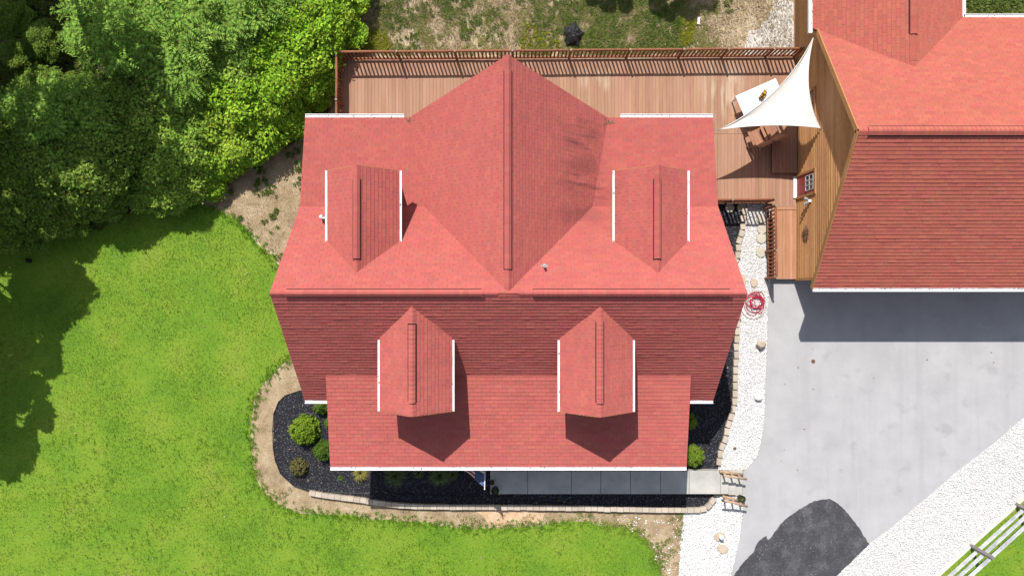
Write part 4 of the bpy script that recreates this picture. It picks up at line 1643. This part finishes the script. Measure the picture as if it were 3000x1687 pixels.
tag(m.obj('valve_box', 'black'), 'small dark box on the shaded lawn', 'box')
for (px_, py_, r_, lab) in ((2382, 1058, .085, 'round dark iron cap set in the grey driveway'),):
    c = G(px_, py_, .0)
    m = MB()
    m.lathe([(0, .03), (r_ * .9, .03), (r_, .02), (r_, .0)], c, 18)
    tag(m.obj('drain_cap', 'rust'), lab, 'cap')

# floodlight under the left rear dormer gutter
fp = Vector((-6.60, 2.42, 4.25))
f_ = thing('floodlight', 'white floodlight on the side of the left rear dormer', 'lamp', fp)
m = MB()
m.tube([fp + Vector((.6, 0, .12)), fp + Vector((0, 0, .1))], .03, 8)
m.obj('bracket', 'white', f_)
m = MB()
m.lathe([(0, .1), (.05, .1), (.07, .02), (.06, 0)], fp + Vector((-.02, .05, .05)), 14)
m.obj('lamp_head', 'white', f_)
m = MB()
m.lathe([(0, .08), (.05, .08), (.06, 0)], fp + Vector((.06, -.07, .02)), 12)
m.obj('sensor', 'black', f_)

# ------------------------------------------------------------------ fence at the lower right
fence = thing('board_fence', 'weathered white three board fence beyond the gravel border', 'fence', G(2842, 1597))
P1, P2 = G(2844, 1597), G(2977, 1477)
fd = (P2 - P1)
fn = Vector((fd.y, -fd.x, 0)).normalized()
for k in range(-2, 4):
    c = P1 + fd * k
    m = MB()
    m.box((-.06, -.06, 0), (.06, .06, 1.28))
    o = m.obj('post', 'fencep', fence)
    o.rotation_euler = (0, 0, math.atan2(fd.y, fd.x))
    o.location = c - fence.location
for k in range(-2, 3):
    for zz in (.38, .74, 1.12):
        a = P1 + fd * k + fn * -.0 + fn * .07
        b = P1 + fd * (k + 1) + fn * .07
        m = MB()
        m.beam(a + Vector((0, 0, zz)) + fd * .005, b + Vector((0, 0, zz)) - fd * .005, .05, .15)
        m.obj('rail', 'fencew', fence)
ca_, cb_ = G(2745, 1684), G(2997, 1457)
dd = (cb_ - ca_)
m = MB()
m.beam(ca_ - dd * 1.2 + Vector((0, 0, .05)), cb_ + dd * .9 + Vector((0, 0, .05)), .07, .1)
tag(m.obj('border_board', 'curb'), 'pale timber board edging the white gravel in front of the fence', 'edging')

# ------------------------------------------------------------------ vegetation
def leaf_arrays(c, n, t, L, Wd):
    """rhombus leaves: centres c, normals n, long axis t"""
    n = n / (np.linalg.norm(n, axis=1, keepdims=True) + 1e-9)
    t = t - n * np.sum(t * n, 1, keepdims=True)
    t = t / (np.linalg.norm(t, axis=1, keepdims=True) + 1e-9)
    b = np.cross(n, t)
    L = L[:, None]
    Wd = Wd[:, None]
    v = np.stack([c - t * L * .5, c + b * Wd * .5 - t * L * .05 + n * L * .06, c + t * L * .5, c - b * Wd * .5 - t * L * .05 + n * L * .06], 1)
    return v.reshape(-1, 3)


def lumps(R, Hh, z0, nl, rng, spread=.78, rl=(.28, .5)):
    c = []
    for i in range(nl):
        a = rng.uniform(0, 2 * PI)
        u = rng.uniform(0, 1) ** .5
        zc = z0 + Hh * (.25 + .75 * (1 - u * u) * rng.uniform(.55, 1.0) + .12 * rng.uniform(-1, 1))
        c.append((R * spread * u * math.cos(a), R * spread * u * math.sin(a), zc, R * rng.uniform(*rl)))
    return np.array(c)


def crown_mesh(name, seed, R, Hh, z0, nl, nleaf, L, mat, rl=(.26, .46), aspect=.5):
    rng = np.random.default_rng(seed)
    lp = lumps(R, Hh, z0, nl, rng, rl=rl)
    pr = lp[:, 3] ** 2
    idx = rng.choice(len(lp), nleaf, p=pr / pr.sum())
    d = rng.normal(0, 1, (nleaf, 3))
    d[:, 2] = d[:, 2] * .8 + .35
    d /= np.linalg.norm(d, axis=1, keepdims=True)
    r = lp[idx, 3] * rng.uniform(.62, 1.1, nleaf) ** .8 * np.where(rng.uniform(0, 1, nleaf) < .09, rng.uniform(1.0, 1.4, nleaf), 1.0)
    sq = np.array([1, 1, .75])
    c = lp[idx, :3] + d * r[:, None] * sq
    n = d * .45 + rng.normal(0, .5, (nleaf, 3)) + np.array([-.1, .3, .6])
    t = rng.normal(0, 1, (nleaf, 3)) + d * .6
    l_ = L * rng.uniform(.6, 1.3, nleaf)
    v = leaf_arrays(c, n, t, l_, l_ * aspect)
    f = np.arange(nleaf * 4).reshape(-1, 4)
    return np_mesh(name, v, f, mat), lp


def frond_mesh(name, seed, R, Hh, z0, nl, nros, mat, flen=.55):
    """crown of rosettes of feathered fronds (each frond = two rows of leaflets)"""
    rng = np.random.default_rng(seed)
    lp = lumps(R, Hh, z0, nl, rng, rl=(.3, .5))
    C, Nn, T, LL = [], [], [], []
    for i in range(nros):
        k = rng.integers(len(lp))
        d = rng.normal(0, 1, 3)
        d[2] = abs(d[2]) * .9 + .1
        d /= np.linalg.norm(d)
        c0 = lp[k, :3] + d * lp[k, 3] * rng.uniform(.7, 1.05)
        nf = rng.integers(5, 9)
        a0 = rng.uniform(0, 6.28)
        for j in range(nf):
            a = a0 + 2 * PI * j / nf + rng.normal(0, .2)
            fl_ = flen * rng.uniform(.65, 1.2)
            rise = rng.uniform(-.1, .35)
            ax = np.array([math.cos(a), math.sin(a), rise])
            sd = np.array([-math.sin(a), math.cos(a), 0])
            m_ = 9
            for q in range(m_):
                s = .15 + .85 * q / (m_ - 1)
                pc = c0 + ax * fl_ * s + np.array([0, 0, -.35 * fl_ * s * s])
                ll = fl_ * .30 * (1 - .55 * abs(s - .45))
                for sg in (-1, 1):
                    dirv = sd * sg * .9 + ax * .45 + np.array([0, 0, -.15])
                    C.append(pc + dirv * ll * .5)
                    T.append(dirv)
                    Nn.append(np.array([0, 0, 1]) + rng.normal(0, .42, 3))
                    LL.append(ll)
    C, Nn, T, LL = np.array(C), np.array(Nn), np.array(T), np.array(LL)
    v = leaf_arrays(C, Nn, T, LL, LL * .36)
    return np_mesh(name, v, np.arange(len(v)).reshape(-1, 4), mat), lp


def trunk_mesh(lp, z0, r0, seed):
    rr = random.Random(seed)
    m = MB()
    top = float(lp[:, 2].max())
    ax = [Vector((0, 0, -.1)), Vector((rr.gauss(0, .05), rr.gauss(0, .05), z0 * .6 + .2)), Vector((rr.gauss(0, .12), rr.gauss(0, .12), z0 + (top - z0) * .6))]
    m.tube(ax, [r0 * 1.25, r0 * .9, r0 * .35], 8)
    for q in lp[:14]:
        b = ax[1].lerp(ax[2], rr.uniform(.1, .9))
        e = Vector(q[:3])
        m.tube([b, b.lerp(e, .5) + Vector((0, 0, .1)), e], [r0 * .32, r0 * .2, r0 * .06], 5)
    me = m.mesh('trunk')
    me.materials.append(MAT['bark'])
    return me


PROTO = {}


def proto(key, name, label, cat, group, mesh, lp, z0, r0, seed):
    t = thing(name, label, cat, (0, 0, 0), group, local=True)
    link('crown', mesh, t)
    link('trunk', trunk_mesh(lp, z0, r0, seed), t)
    PROTO[key] = [t, False]
    return t


GR = 'trees and bushes of the thicket beside the lawn'
for i in range(3):
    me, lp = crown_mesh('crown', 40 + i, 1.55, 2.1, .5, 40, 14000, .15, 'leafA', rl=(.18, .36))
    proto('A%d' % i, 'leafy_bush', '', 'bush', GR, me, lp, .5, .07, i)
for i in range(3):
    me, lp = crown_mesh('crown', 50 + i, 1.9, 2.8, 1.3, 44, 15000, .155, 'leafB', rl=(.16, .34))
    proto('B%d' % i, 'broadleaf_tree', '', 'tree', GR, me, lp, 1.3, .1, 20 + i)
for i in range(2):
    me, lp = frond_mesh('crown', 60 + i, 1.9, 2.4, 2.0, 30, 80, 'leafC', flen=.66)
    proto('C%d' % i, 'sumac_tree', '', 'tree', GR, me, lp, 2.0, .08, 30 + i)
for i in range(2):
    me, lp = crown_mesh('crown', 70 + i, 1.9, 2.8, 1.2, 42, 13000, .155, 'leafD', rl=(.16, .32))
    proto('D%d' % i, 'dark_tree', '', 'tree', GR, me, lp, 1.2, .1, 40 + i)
me, lp = crown_mesh('crown', 81, 3.3, 5.5, 3.6, 50, 6800, .40, 'leafB', rl=(.07, .17))
proto('T0', 'tall_tree', '', 'tree', 'tall trees beyond the edge of the picture', me, lp, 3.6, .22, 51)
me, lp = crown_mesh('crown', 82, 3.0, 5.0, 3.6, 48, 6000, .40, 'leafD', rl=(.07, .17))
proto('T1', 'tall_tree', '', 'tree', 'tall trees beyond the edge of the picture', me, lp, 3.6, .2, 52)


me, lp = crown_mesh('crown', 83, 2.6, 2.6, 9.0, 26, 2300, .40, 'leafB', rl=(.12, .26))
proto('T2', 'tall_tree', '', 'tree', 'tall trees beyond the edge of the picture', me, lp, 9.0, .2, 53)


def plant(key, x, y, s, label, sz=None, rz=None):
    t, used = PROTO[key]
    sc = (s, s, sz or s)
    rz = random.uniform(0, 6.28) if rz is None else rz
    if not used:
        t.location = (x, y, 0)
        t.scale = sc
        t.rotation_euler = (0, 0, rz)
        t['label'] = label
        PROTO[key][1] = True
        return t
    return dup(t, (x, y, 0), rz, sc, label)


# (kind, photo px, py of the crown, height used for the projection, scale, height factor)
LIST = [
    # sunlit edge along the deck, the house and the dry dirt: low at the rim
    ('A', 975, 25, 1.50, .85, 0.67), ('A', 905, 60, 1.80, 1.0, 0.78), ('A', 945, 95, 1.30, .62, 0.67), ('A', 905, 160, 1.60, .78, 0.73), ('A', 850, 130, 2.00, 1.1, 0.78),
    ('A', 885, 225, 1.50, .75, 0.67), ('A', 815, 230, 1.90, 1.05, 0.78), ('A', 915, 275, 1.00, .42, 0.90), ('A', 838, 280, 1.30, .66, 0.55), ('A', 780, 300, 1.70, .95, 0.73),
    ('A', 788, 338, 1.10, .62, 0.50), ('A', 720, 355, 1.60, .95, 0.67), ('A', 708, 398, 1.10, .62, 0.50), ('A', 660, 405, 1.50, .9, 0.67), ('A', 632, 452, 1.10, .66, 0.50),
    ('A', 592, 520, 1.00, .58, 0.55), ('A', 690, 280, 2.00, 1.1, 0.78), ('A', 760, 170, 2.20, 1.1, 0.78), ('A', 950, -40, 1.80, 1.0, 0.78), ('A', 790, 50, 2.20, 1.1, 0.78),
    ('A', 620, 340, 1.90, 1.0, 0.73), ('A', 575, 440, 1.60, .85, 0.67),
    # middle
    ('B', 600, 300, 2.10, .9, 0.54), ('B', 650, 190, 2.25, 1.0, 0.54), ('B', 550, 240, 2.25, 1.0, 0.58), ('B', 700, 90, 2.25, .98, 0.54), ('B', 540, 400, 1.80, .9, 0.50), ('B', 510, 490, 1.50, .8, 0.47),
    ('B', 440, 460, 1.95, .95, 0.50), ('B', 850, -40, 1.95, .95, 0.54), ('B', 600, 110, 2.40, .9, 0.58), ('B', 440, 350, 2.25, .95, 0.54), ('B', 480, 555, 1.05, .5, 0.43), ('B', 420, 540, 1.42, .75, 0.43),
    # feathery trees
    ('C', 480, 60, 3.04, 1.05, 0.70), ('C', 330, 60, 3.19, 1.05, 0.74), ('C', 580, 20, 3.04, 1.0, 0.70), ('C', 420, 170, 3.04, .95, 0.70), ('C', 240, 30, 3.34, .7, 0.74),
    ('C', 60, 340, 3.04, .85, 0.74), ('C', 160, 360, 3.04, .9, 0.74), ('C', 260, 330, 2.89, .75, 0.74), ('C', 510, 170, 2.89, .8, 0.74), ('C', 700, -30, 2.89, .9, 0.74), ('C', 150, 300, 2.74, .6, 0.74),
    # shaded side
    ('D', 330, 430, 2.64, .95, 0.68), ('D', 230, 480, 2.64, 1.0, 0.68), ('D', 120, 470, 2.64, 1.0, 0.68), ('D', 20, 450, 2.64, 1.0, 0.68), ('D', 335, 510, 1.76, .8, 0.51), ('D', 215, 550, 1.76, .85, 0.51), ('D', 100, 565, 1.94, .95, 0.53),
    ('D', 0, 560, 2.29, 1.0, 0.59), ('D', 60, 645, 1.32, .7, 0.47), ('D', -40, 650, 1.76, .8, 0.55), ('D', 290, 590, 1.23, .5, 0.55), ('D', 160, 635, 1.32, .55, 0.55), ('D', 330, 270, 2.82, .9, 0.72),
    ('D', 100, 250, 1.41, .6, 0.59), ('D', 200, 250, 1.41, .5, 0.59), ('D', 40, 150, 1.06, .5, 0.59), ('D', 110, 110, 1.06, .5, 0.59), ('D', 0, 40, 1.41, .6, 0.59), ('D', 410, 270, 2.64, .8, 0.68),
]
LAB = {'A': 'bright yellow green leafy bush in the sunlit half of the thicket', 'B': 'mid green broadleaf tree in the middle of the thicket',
       'C': 'feathery leaved tree with long fronds in the thicket', 'D': 'dark green tree in the shaded half of the thicket'}
OWN = {('A', 975, 25): 'bright green bush beyond the deck corner at the picture top', ('A', 945, 95): 'small bright green bush touching the outer deck railing corner',
       ('A', 915, 275): 'tiny bright green bush between the short deck railing and the house gutter', ('A', 788, 338): 'low bright green bush nearest the left roof edge',
       ('A', 592, 520): 'small bright green bush where thicket, lawn and dry dirt meet', ('A', 632, 452): 'low bright green bush on the rim of the dry dirt, next to the corner bush',
       ('B', 480, 555): 'small green bush at the shaded lawn edge next to bare soil', ('C', 240, 30): 'feathery leaved tree beside the dark gap at the top left',
       ('C', 60, 340): 'feathery leaved tree at the left picture edge', ('D', 60, 640): 'dark green bush lowest on the left where the thicket meets the lawn',
       ('D', 290, 590): 'small dark green bush on the shaded lawn rim', ('D', 160, 635): 'small dark green bush next to the lowest corner of the thicket',
       ('D', 0, 40): 'dark undergrowth bush in the top left corner'}
cnt = {'A': 0, 'B': 0, 'C': 0, 'D': 0}
NP = {'A': 3, 'B': 3, 'C': 2, 'D': 2}
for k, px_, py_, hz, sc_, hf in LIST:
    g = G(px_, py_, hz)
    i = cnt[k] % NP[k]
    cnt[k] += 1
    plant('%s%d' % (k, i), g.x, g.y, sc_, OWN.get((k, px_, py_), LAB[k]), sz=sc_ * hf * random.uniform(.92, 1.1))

# tall trees standing outside the frame, whose shade falls on the lawn, thicket and yard
TL = 'tall tree outside the frame whose shade falls on the lawn'
for x, y, sc_, k, zf in ((-22.2, -1.9, .80, 0, 1), (-21.7, 1.7, .9, 1, 1), (-21.0, 5.3, .95, 0, 1.05), (-24.5, -1.5, .8, 1, 1), (-22.4, 3.6, .85, 0, 1), (-22.7, 0.2, .8, 1, 1), (-21.9, 7.6, .9, 1, 1), (-23.6, -2.6, .75, 0, 1), (-24.4, 9.8, 1.0, 1, 1), (-16.3, 12.1, 1.0, 2, 1), (-20.0, 11.9, 1.05, 2, 1), (-23.8, 11.0, 1.0, 2, 1), (-27, 4, 1.0, 0, 1), (-27, -2, .9, 1, 1), (-20.5, 18.0, 1.0, 1, 1.2), (-25, 15.5, 1.0, 0, 1.2), (-23, 17, 1.0, 0, 1.3), (-17.5, 19.2, .8, 0, 1.3)):
    plant('T%d' % k, x, y, sc_, TL, sz=sc_ * zf)
TY = 'tall tree outside the frame whose shade falls on the back yard'
for x, y, sc_, k in ((-5.6, 16.4, .6, 0), (-2.8, 16.8, .5, 1), (3.2, 15.3, .58, 1), (5.9, 15.4, .62, 0), (-8.3, 16.5, .6, 1)):
    plant('T%d' % k, x, y, sc_, TY)

# garden shrubs and grasses
def shrub(name, label, px_, py_, z, r, hh, n, L, mat, seed, aspect=.5, upright=0.0):
    rng = np.random.default_rng(seed)
    g = G(px_, py_, z)
    t = thing(name, label, 'shrub', (g.x, g.y, .06), None, local=True)
    d = rng.normal(0, 1, (n, 3))
    d[:, 2] = np.abs(d[:, 2])
    d /= np.linalg.norm(d, axis=1, keepdims=True)
    bump = 1 + .10 * np.sin(d[:, 0] * 9 + seed) * np.sin(d[:, 1] * 8 + 1) + .08 * np.sin(d[:, 2] * 13)
    rad = rng.uniform(.72, 1.02, n) * bump
    c = d * rad[:, None] * np.array([r, r, hh])
    nn = d * .4 + rng.normal(0, .5, (n, 3)) + np.array([0, 0, .3])
    tt = d + rng.normal(0, .5, (n, 3)) + np.array([0, 0, upright])
    l_ = L * rng.uniform(.6, 1.3, n)
    v = leaf_arrays(c, nn, tt, l_, l_ * aspect)
    link('foliage', np_mesh('foliage', v, np.arange(n * 4).reshape(-1, 4), mat), t)
    m = MB()
    for k in range(9):
        a = 2 * PI * k / 9
        m.tube([(0, 0, -.05), (math.cos(a) * r * .3, math.sin(a) * r * .3, hh * .4), (math.cos(a) * r * .7, math.sin(a) * r * .7, hh * .6)], [.02, .014, .005], 5)
    m.obj('stem', 'bark', t)
    return t


shrub('globe_shrub', 'large round lime green shrub in the black mulch', 888, 1262, .45, .58, .8, 3800, .085, 'shrubL', 3, .6)
shrub('evergreen_shrub', 'green shrub at the porch corner beside the lime globe shrub', 943, 1323, .45, .40, .62, 2600, .09, 'shrubG', 4, .32)
shrub('bronze_shrub', 'small bronze green shrub at the outer mulch edge', 872, 1370, .3, .36, .45, 1300, .08, 'shrubB', 5, .5)
shrub('evergreen_shrub', 'green shrub tucked below the short white corner gutter', 940, 1190, .45, .36, .6, 2200, .09, 'shrubG', 6, .32)
shrub('evergreen_shrub', 'green shrub mostly hidden under the left porch roof edge', 964, 1240, .4, .24, .5, 1300, .09, 'shrubG', 7, .32)
shrub('evergreen_shrub', 'bright needle shrub in the sun beside the right porch corner', 2034, 1338, .4, .42, .7, 3000, .11, 'shrubY', 8, .25)
shrub('evergreen_shrub', 'narrow needle shrub in shade right of the porch roof', 2022, 1236, .4, .30, .7, 1800, .10, 'shrubY', 9, .25)


def tuft(name, label, px_, py_, z, L, n, mat, seed):
    rng = np.random.default_rng(seed)
    g = G(px_, py_, z)
    a = rng.uniform(0, 2 * PI, n)
    out = rng.uniform(.15, 1.0, n) ** .8
    l_ = L * rng.uniform(.75, 1.1, n)
    dx = np.stack([np.cos(a), np.sin(a), np.zeros(n)], 1)
    sd = np.stack([-np.sin(a), np.cos(a), np.zeros(n)], 1) * .006
    b = dx * .03 + np.array([0, 0, .0])
    m1 = b + dx * (out * l_ * .45)[:, None] + np.array([0, 0, 1]) * (l_ * (.75 - .3 * out))[:, None]
    e1 = b + dx * (out * l_ * .95)[:, None] + np.array([0, 0, 1]) * (l_ * (.85 - .75 * out))[:, None]
    v = np.stack([b - sd, b + sd, m1 + sd, m1 - sd, e1 + sd * .2, e1 - sd * .2], 1).reshape(-1, 3)
    i = np.arange(n)[:, None] * 6
    f = np.concatenate([i + np.array([[0, 1, 2, 3]]), i + np.array([[3, 2, 4, 5]])], 1).reshape(-1, 4)
    me = np_mesh(name, v, f, mat)
    o = link(name, me)
    o.location = (g.x, g.y, .06)
    return tag(o, label, 'grass clump')


tuft('ornamental_grass', 'spiky green grass clump in shade, left of the pair below the gutter', 1158, 1392, .3, .62, 420, 'ograss', 1)
tuft('ornamental_grass', 'spiky green grass clump in shade nearest the flag', 1288, 1392, .3, .60, 420, 'ograss', 2)
tuft('ornamental_grass', 'small thin grass clump between the flag and the spiky clumps', 1326, 1388, .2, .38, 160, 'ograss', 3)
tuft('ornamental_grass', 'yellow green grass clump half in the sun at the shadow edge', 1056, 1386, .2, .46, 260, 'ygrass', 4)
tuft('ornamental_grass', 'low sparse grass clump in shade between the two spiky ones', 1226, 1384, .15, .34, 130, 'ograss', 5)
tuft('weed', 'small green weed alone in the front mulch', 998, 1400, .1, .14, 50, 'shrubG', 6)
tuft('weed', 'tiny weed in the shaded mulch below the walkway', 1638, 1462, .1, .10, 40, 'shrubG', 7)

# grass blades, straw, weeds, chips, gravel
SKIP = [PX([(884, 1150), (1500, 1000), (2150, 600), (2150, 1480), (905, 1440)])]
FRAME = [(-22.5, -13.0), (22.5, -13.0), (22.5, 13.0), (-22.5, 13.0)]


def inframe(p):
    return p[(np.abs(p[:, 0]) < 21.6) & (np.abs(p[:, 1]) < 12.3)]


p = inframe(scatter(rough_poly(LAWN, .25, .13, 3), 400000))
dens = np.clip(.62 + .5 * nz(p, .9), .10, 1)
bare = [(G(800, 1150), 1.5, .7), (G(660, 1190), .9, .5), (G(600, 960), 1.6, .9), (G(800, 985), .4, .9), (G(830, 1290), .3, .8), (G(1330, 1580), 1.0, .5)]
for c_, rx_, ry_ in bare:
    dd_ = ((p[:, 0] - c_.x) / rx_) ** 2 + ((p[:, 1] - c_.y) / ry_) ** 2
    dens *= 1 - .62 * np.exp(-dd_)
p = p[RNG.uniform(0, 1, len(p)) < dens]
blades('lawn_grass', p, .085, .014, 'blade', .006, lean=.85)
# ragged rim of the lawn and longer clumps near the front bed
rim = []
for a_, b_e in zip(LAWN[5:40], LAWN[6:41]):
    L_ = math.hypot(b_e[0] - a_[0], b_e[1] - a_[1])
    for _ in range(int(L_ * 34)):
        t_ = random.random()
        o_ = random.gauss(0, .14)
        rim.append((a_[0] + (b_e[0] - a_[0]) * t_ - (b_e[1] - a_[1]) / L_ * o_, a_[1] + (b_e[1] - a_[1]) * t_ + (b_e[0] - a_[0]) / L_ * o_))
blades('lawn_rim_grass', np.array(rim), .10, .016, 'blade', .008, lean=.9, per=9)
tf = inframe(scatter([(-19, -12), (6.5, -12), (6.0, -9.9), (-9, -9.6), (-12, -6), (-19, -6)], 5200))
tf = tf[pip(tf, LAWN)]
tf = tf[RNG.uniform(0, 1, len(tf)) < np.clip(.3 + .5 * nz(tf, .8), .02, .7)]
blades('lawn_tufts', tf[:1400], .13, .014, 'blade', .01, lean=.9, per=5)
p = inframe(scatter(FAR, 26000))
blades('far_lawn_grass', p, .09, .014, 'blade', .006, lean=.85, per=2)
ring = inframe(scatter(rough_poly(TAN, .5, .1, 4), 42000))
k = RNG.uniform(0, 1, len(ring)) < np.clip(.5 + .5 * nz(ring, 1.6), .1, 1)
blades('straw_strip', ring[k], .075, .010, 'straw', .008, lean=.97)
vg = scatter(PX([(1690, 1500), (2005, 1497), (1990, 1690), (1930, 1690), (1880, 1570)]), 2600)
blades('verge_grass', vg[nz(vg, 1.7) > .05], .08, .016, 'weed', .008, lean=.85, per=4)
k = nz(ring, 1.9) > .30
blades('strip_weeds', ring[k][:9000], .07, .016, 'strip_green', .008, lean=.85, per=3)
DIRT = PX([(560, 595), (670, 540), (760, 480), (860, 370), (900, 340), (900, 640), (830, 780), (770, 715), (720, 660), (660, 620)])
d_ = scatter(DIRT, 9000)
blades('dirt_straw', d_, .07, .010, 'straw', .008, lean=.97)
k = (nz(d_, 2.2) > .55)
cl = d_[k][:140]
blades('dirt_weeds', cl, .10, .02, 'weed', .008, lean=.8, per=26)
YARD = PX([(1030, -60), (2320, -60), (2320, 160), (1030, 160)])
y_ = scatter(YARD, 60000)
k = RNG.uniform(0, 1, len(y_)) < np.clip(.55 + .5 * nz(y_, 1.2), .1, 1)
blades('yard_straw', y_[k], .11, .013, 'straw', .006, lean=.97)
w_ = nz(y_ + 3.3, 1.15)
cl = y_[(w_ > .35) & (y_[:, 0] < 9)][:900]
blades('yard_weeds', cl, .11, .024, 'weed', .006, lean=.85, per=18)
cl = np.concatenate([scatter(PX([(1060, 100), (1130, 95), (1145, 150), (1050, 150)]), 120), scatter(PX([(1010, 95), (1050, 100), (1045, 150), (1000, 150)]), 120), scatter(PX([(1540, 60), (1640, 110), (1650, 150), (1520, 150)]), 70), scatter(PX([(1990, 60), (2040, 60), (2030, 130), (1990, 140)]), 70)])
blades('yellow_weeds', cl, .13, .03, 'yweed', .006, lean=.85, per=22)
k = RNG.uniform(0, 1, len(y_)) < np.clip(.2 + .5 * nz(y_ + 9.1, 2.3), 0, .8)
cl = y_[k & (y_[:, 0] < 8.5)][:5200]
blades('yard_grass', cl, .10, .016, 'blade_far', .006, lean=.9, per=8)
lw = scatter(PX([(1620, 0), (2000, 0), (2000, 150), (1690, 150)]), 1500)
blades('shade_weeds', lw[nz(lw, 1.4) > -.1], .12, .03, 'weed', .006, lean=.85, per=12)
wl2 = scatter(WOODS, 60000)
wl2 = inframe(wl2)
blades('woodland_undergrowth', wl2[nz(wl2, 1.0) > .1][:9000], .22, .05, 'weed', .006, lean=.8, per=5)

for nm, poly, n, zz in (('mulch_chips', MULCH, 70000, .06),):
    q = scatter(poly, n, [[(-6.4, -6.3), (6.2, -6.3), (6.2, 5.5), (-6.4, 5.5)]])
    stones(nm, q, .017, 'chip', zz, flat=.4, elong=2.4)
q = scatter(GRAV_E, 24000)
stones('gravel_strip_stones', q, .024, 'stone', .018, flat=.6, elong=1.3)
q = inframe(scatter(GRAV_S, 46000))
stones('gravel_verge_stones', q, .026, 'stone', .018, flat=.6, elong=1.3)
q = inframe(scatter(GRAV_R, 140000))
stones('gravel_border_stones', q, .026, 'stone', .013, flat=.6, elong=1.3)
q = inframe(scatter(PX([(1780, 1500), (2010, 1495), (1995, 1690), (1920, 1690), (1880, 1580)]), 190))
stones('stray_stones', q, .028, 'stone', .008, flat=.6)
q = scatter(YARD, 1500)
stones('yard_pebbles', q[(q[:, 0] > 5)], .025, 'block', .004)
q = scatter(PX([(2138, 1690), (2205, 1618), (2250, 1570), (2340, 1490), (2390, 1464), (2430, 1460), (2512, 1540), (2547, 1592), (2432, 1690)]), 2600)
ke = nz(q, 2.6) + RNG.normal(0, .35, len(q)) > .75
stones('patch_grit', q[ke], .016, 'scuff', .012, flat=.25)
q = inframe(scatter(PX([(2830, -5), (3000, -5), (3000, 42), (2830, 42)]), 400))
blades('side_yard_weeds', q, .2, .03, 'weed', .006, lean=.9, per=8)
# twigs and pale leaves fallen on the roofs, lawn and driveway
m = MB()
for (x, y) in [(random.uniform(-6, 6), random.uniform(-6.2, -3.3)) for _ in range(12)] + [(random.uniform(-7, -4), random.uniform(4.2, 6)) for _ in range(4)] + [(random.uniform(4, 7), random.uniform(4.2, 6)) for _ in range(7)]:
    zz = P_pl.z(x, y) if y < 0 else N2.z(x, y)
    c = Vector((x, y, zz + .035))
    a = random.uniform(0, 6.3)
    s = random.uniform(.025, .05)
    e1, e2 = Vector((math.cos(a), math.sin(a), 0)) * s, Vector((-math.sin(a), math.cos(a), .2)) * s * .4
    m.add([c - e1, c + e2, c + e1, c - e2], [(0, 1, 2, 3)])
kind(m.obj('fallen_leaves', 'straw'), 'stuff')
# debris: leaves and twigs on driveway, mulch, porch roof valleys
def litter(name, pts, size, mat, zf, asp=.45):
    m = MB()
    for x, y in pts:
        c = Vector((x, y, zf(x, y)))
        a = random.uniform(0, 6.3)
        s_ = size * random.uniform(.5, 1.4)
        e1, e2 = Vector((math.cos(a), math.sin(a), random.uniform(-.15, .15))) * s_, Vector((-math.sin(a), math.cos(a), .25)) * s_ * asp
        m.add([c - e1, c + e2, c + e1, c - e2], [(0, 1, 2, 3)])
    return kind(m.obj(name, mat), 'stuff')


dp = [(q.x, q.y) for q in (G(random.uniform(2260, 2990), random.uniform(1020, 1400)) for _ in range(26)) if q.x < 12 or q.y > -5]
litter('driveway_leaves', dp, .035, 'debris', lambda x, y: .03)
mp_ = scatter(MULCH, 420, [[(-6.4, -6.3), (6.2, -6.3), (6.2, 5.5), (-6.4, 5.5)]])
litter('mulch_leaves', [tuple(q) for q in mp_[:260]], .04, 'straw', lambda x, y: .085)
vl = [(3.55 + random.gauss(0, .10), 6.1 + random.gauss(0, .07)) for _ in range(26)] + [(-3.8 + random.gauss(0, .08), 6.15 + random.gauss(0, .05)) for _ in range(16)]
litter('valley_leaves', vl, .04, 'debris', lambda x, y: max(N2.z(x, y), CE.z(x, y) if x > 0 else CW.z(x, y)) + .04)
ll = inframe(scatter(LAWN, 900))
litter('lawn_leaves', [tuple(q) for q in ll[:110]], .035, 'straw', lambda x, y: .06)
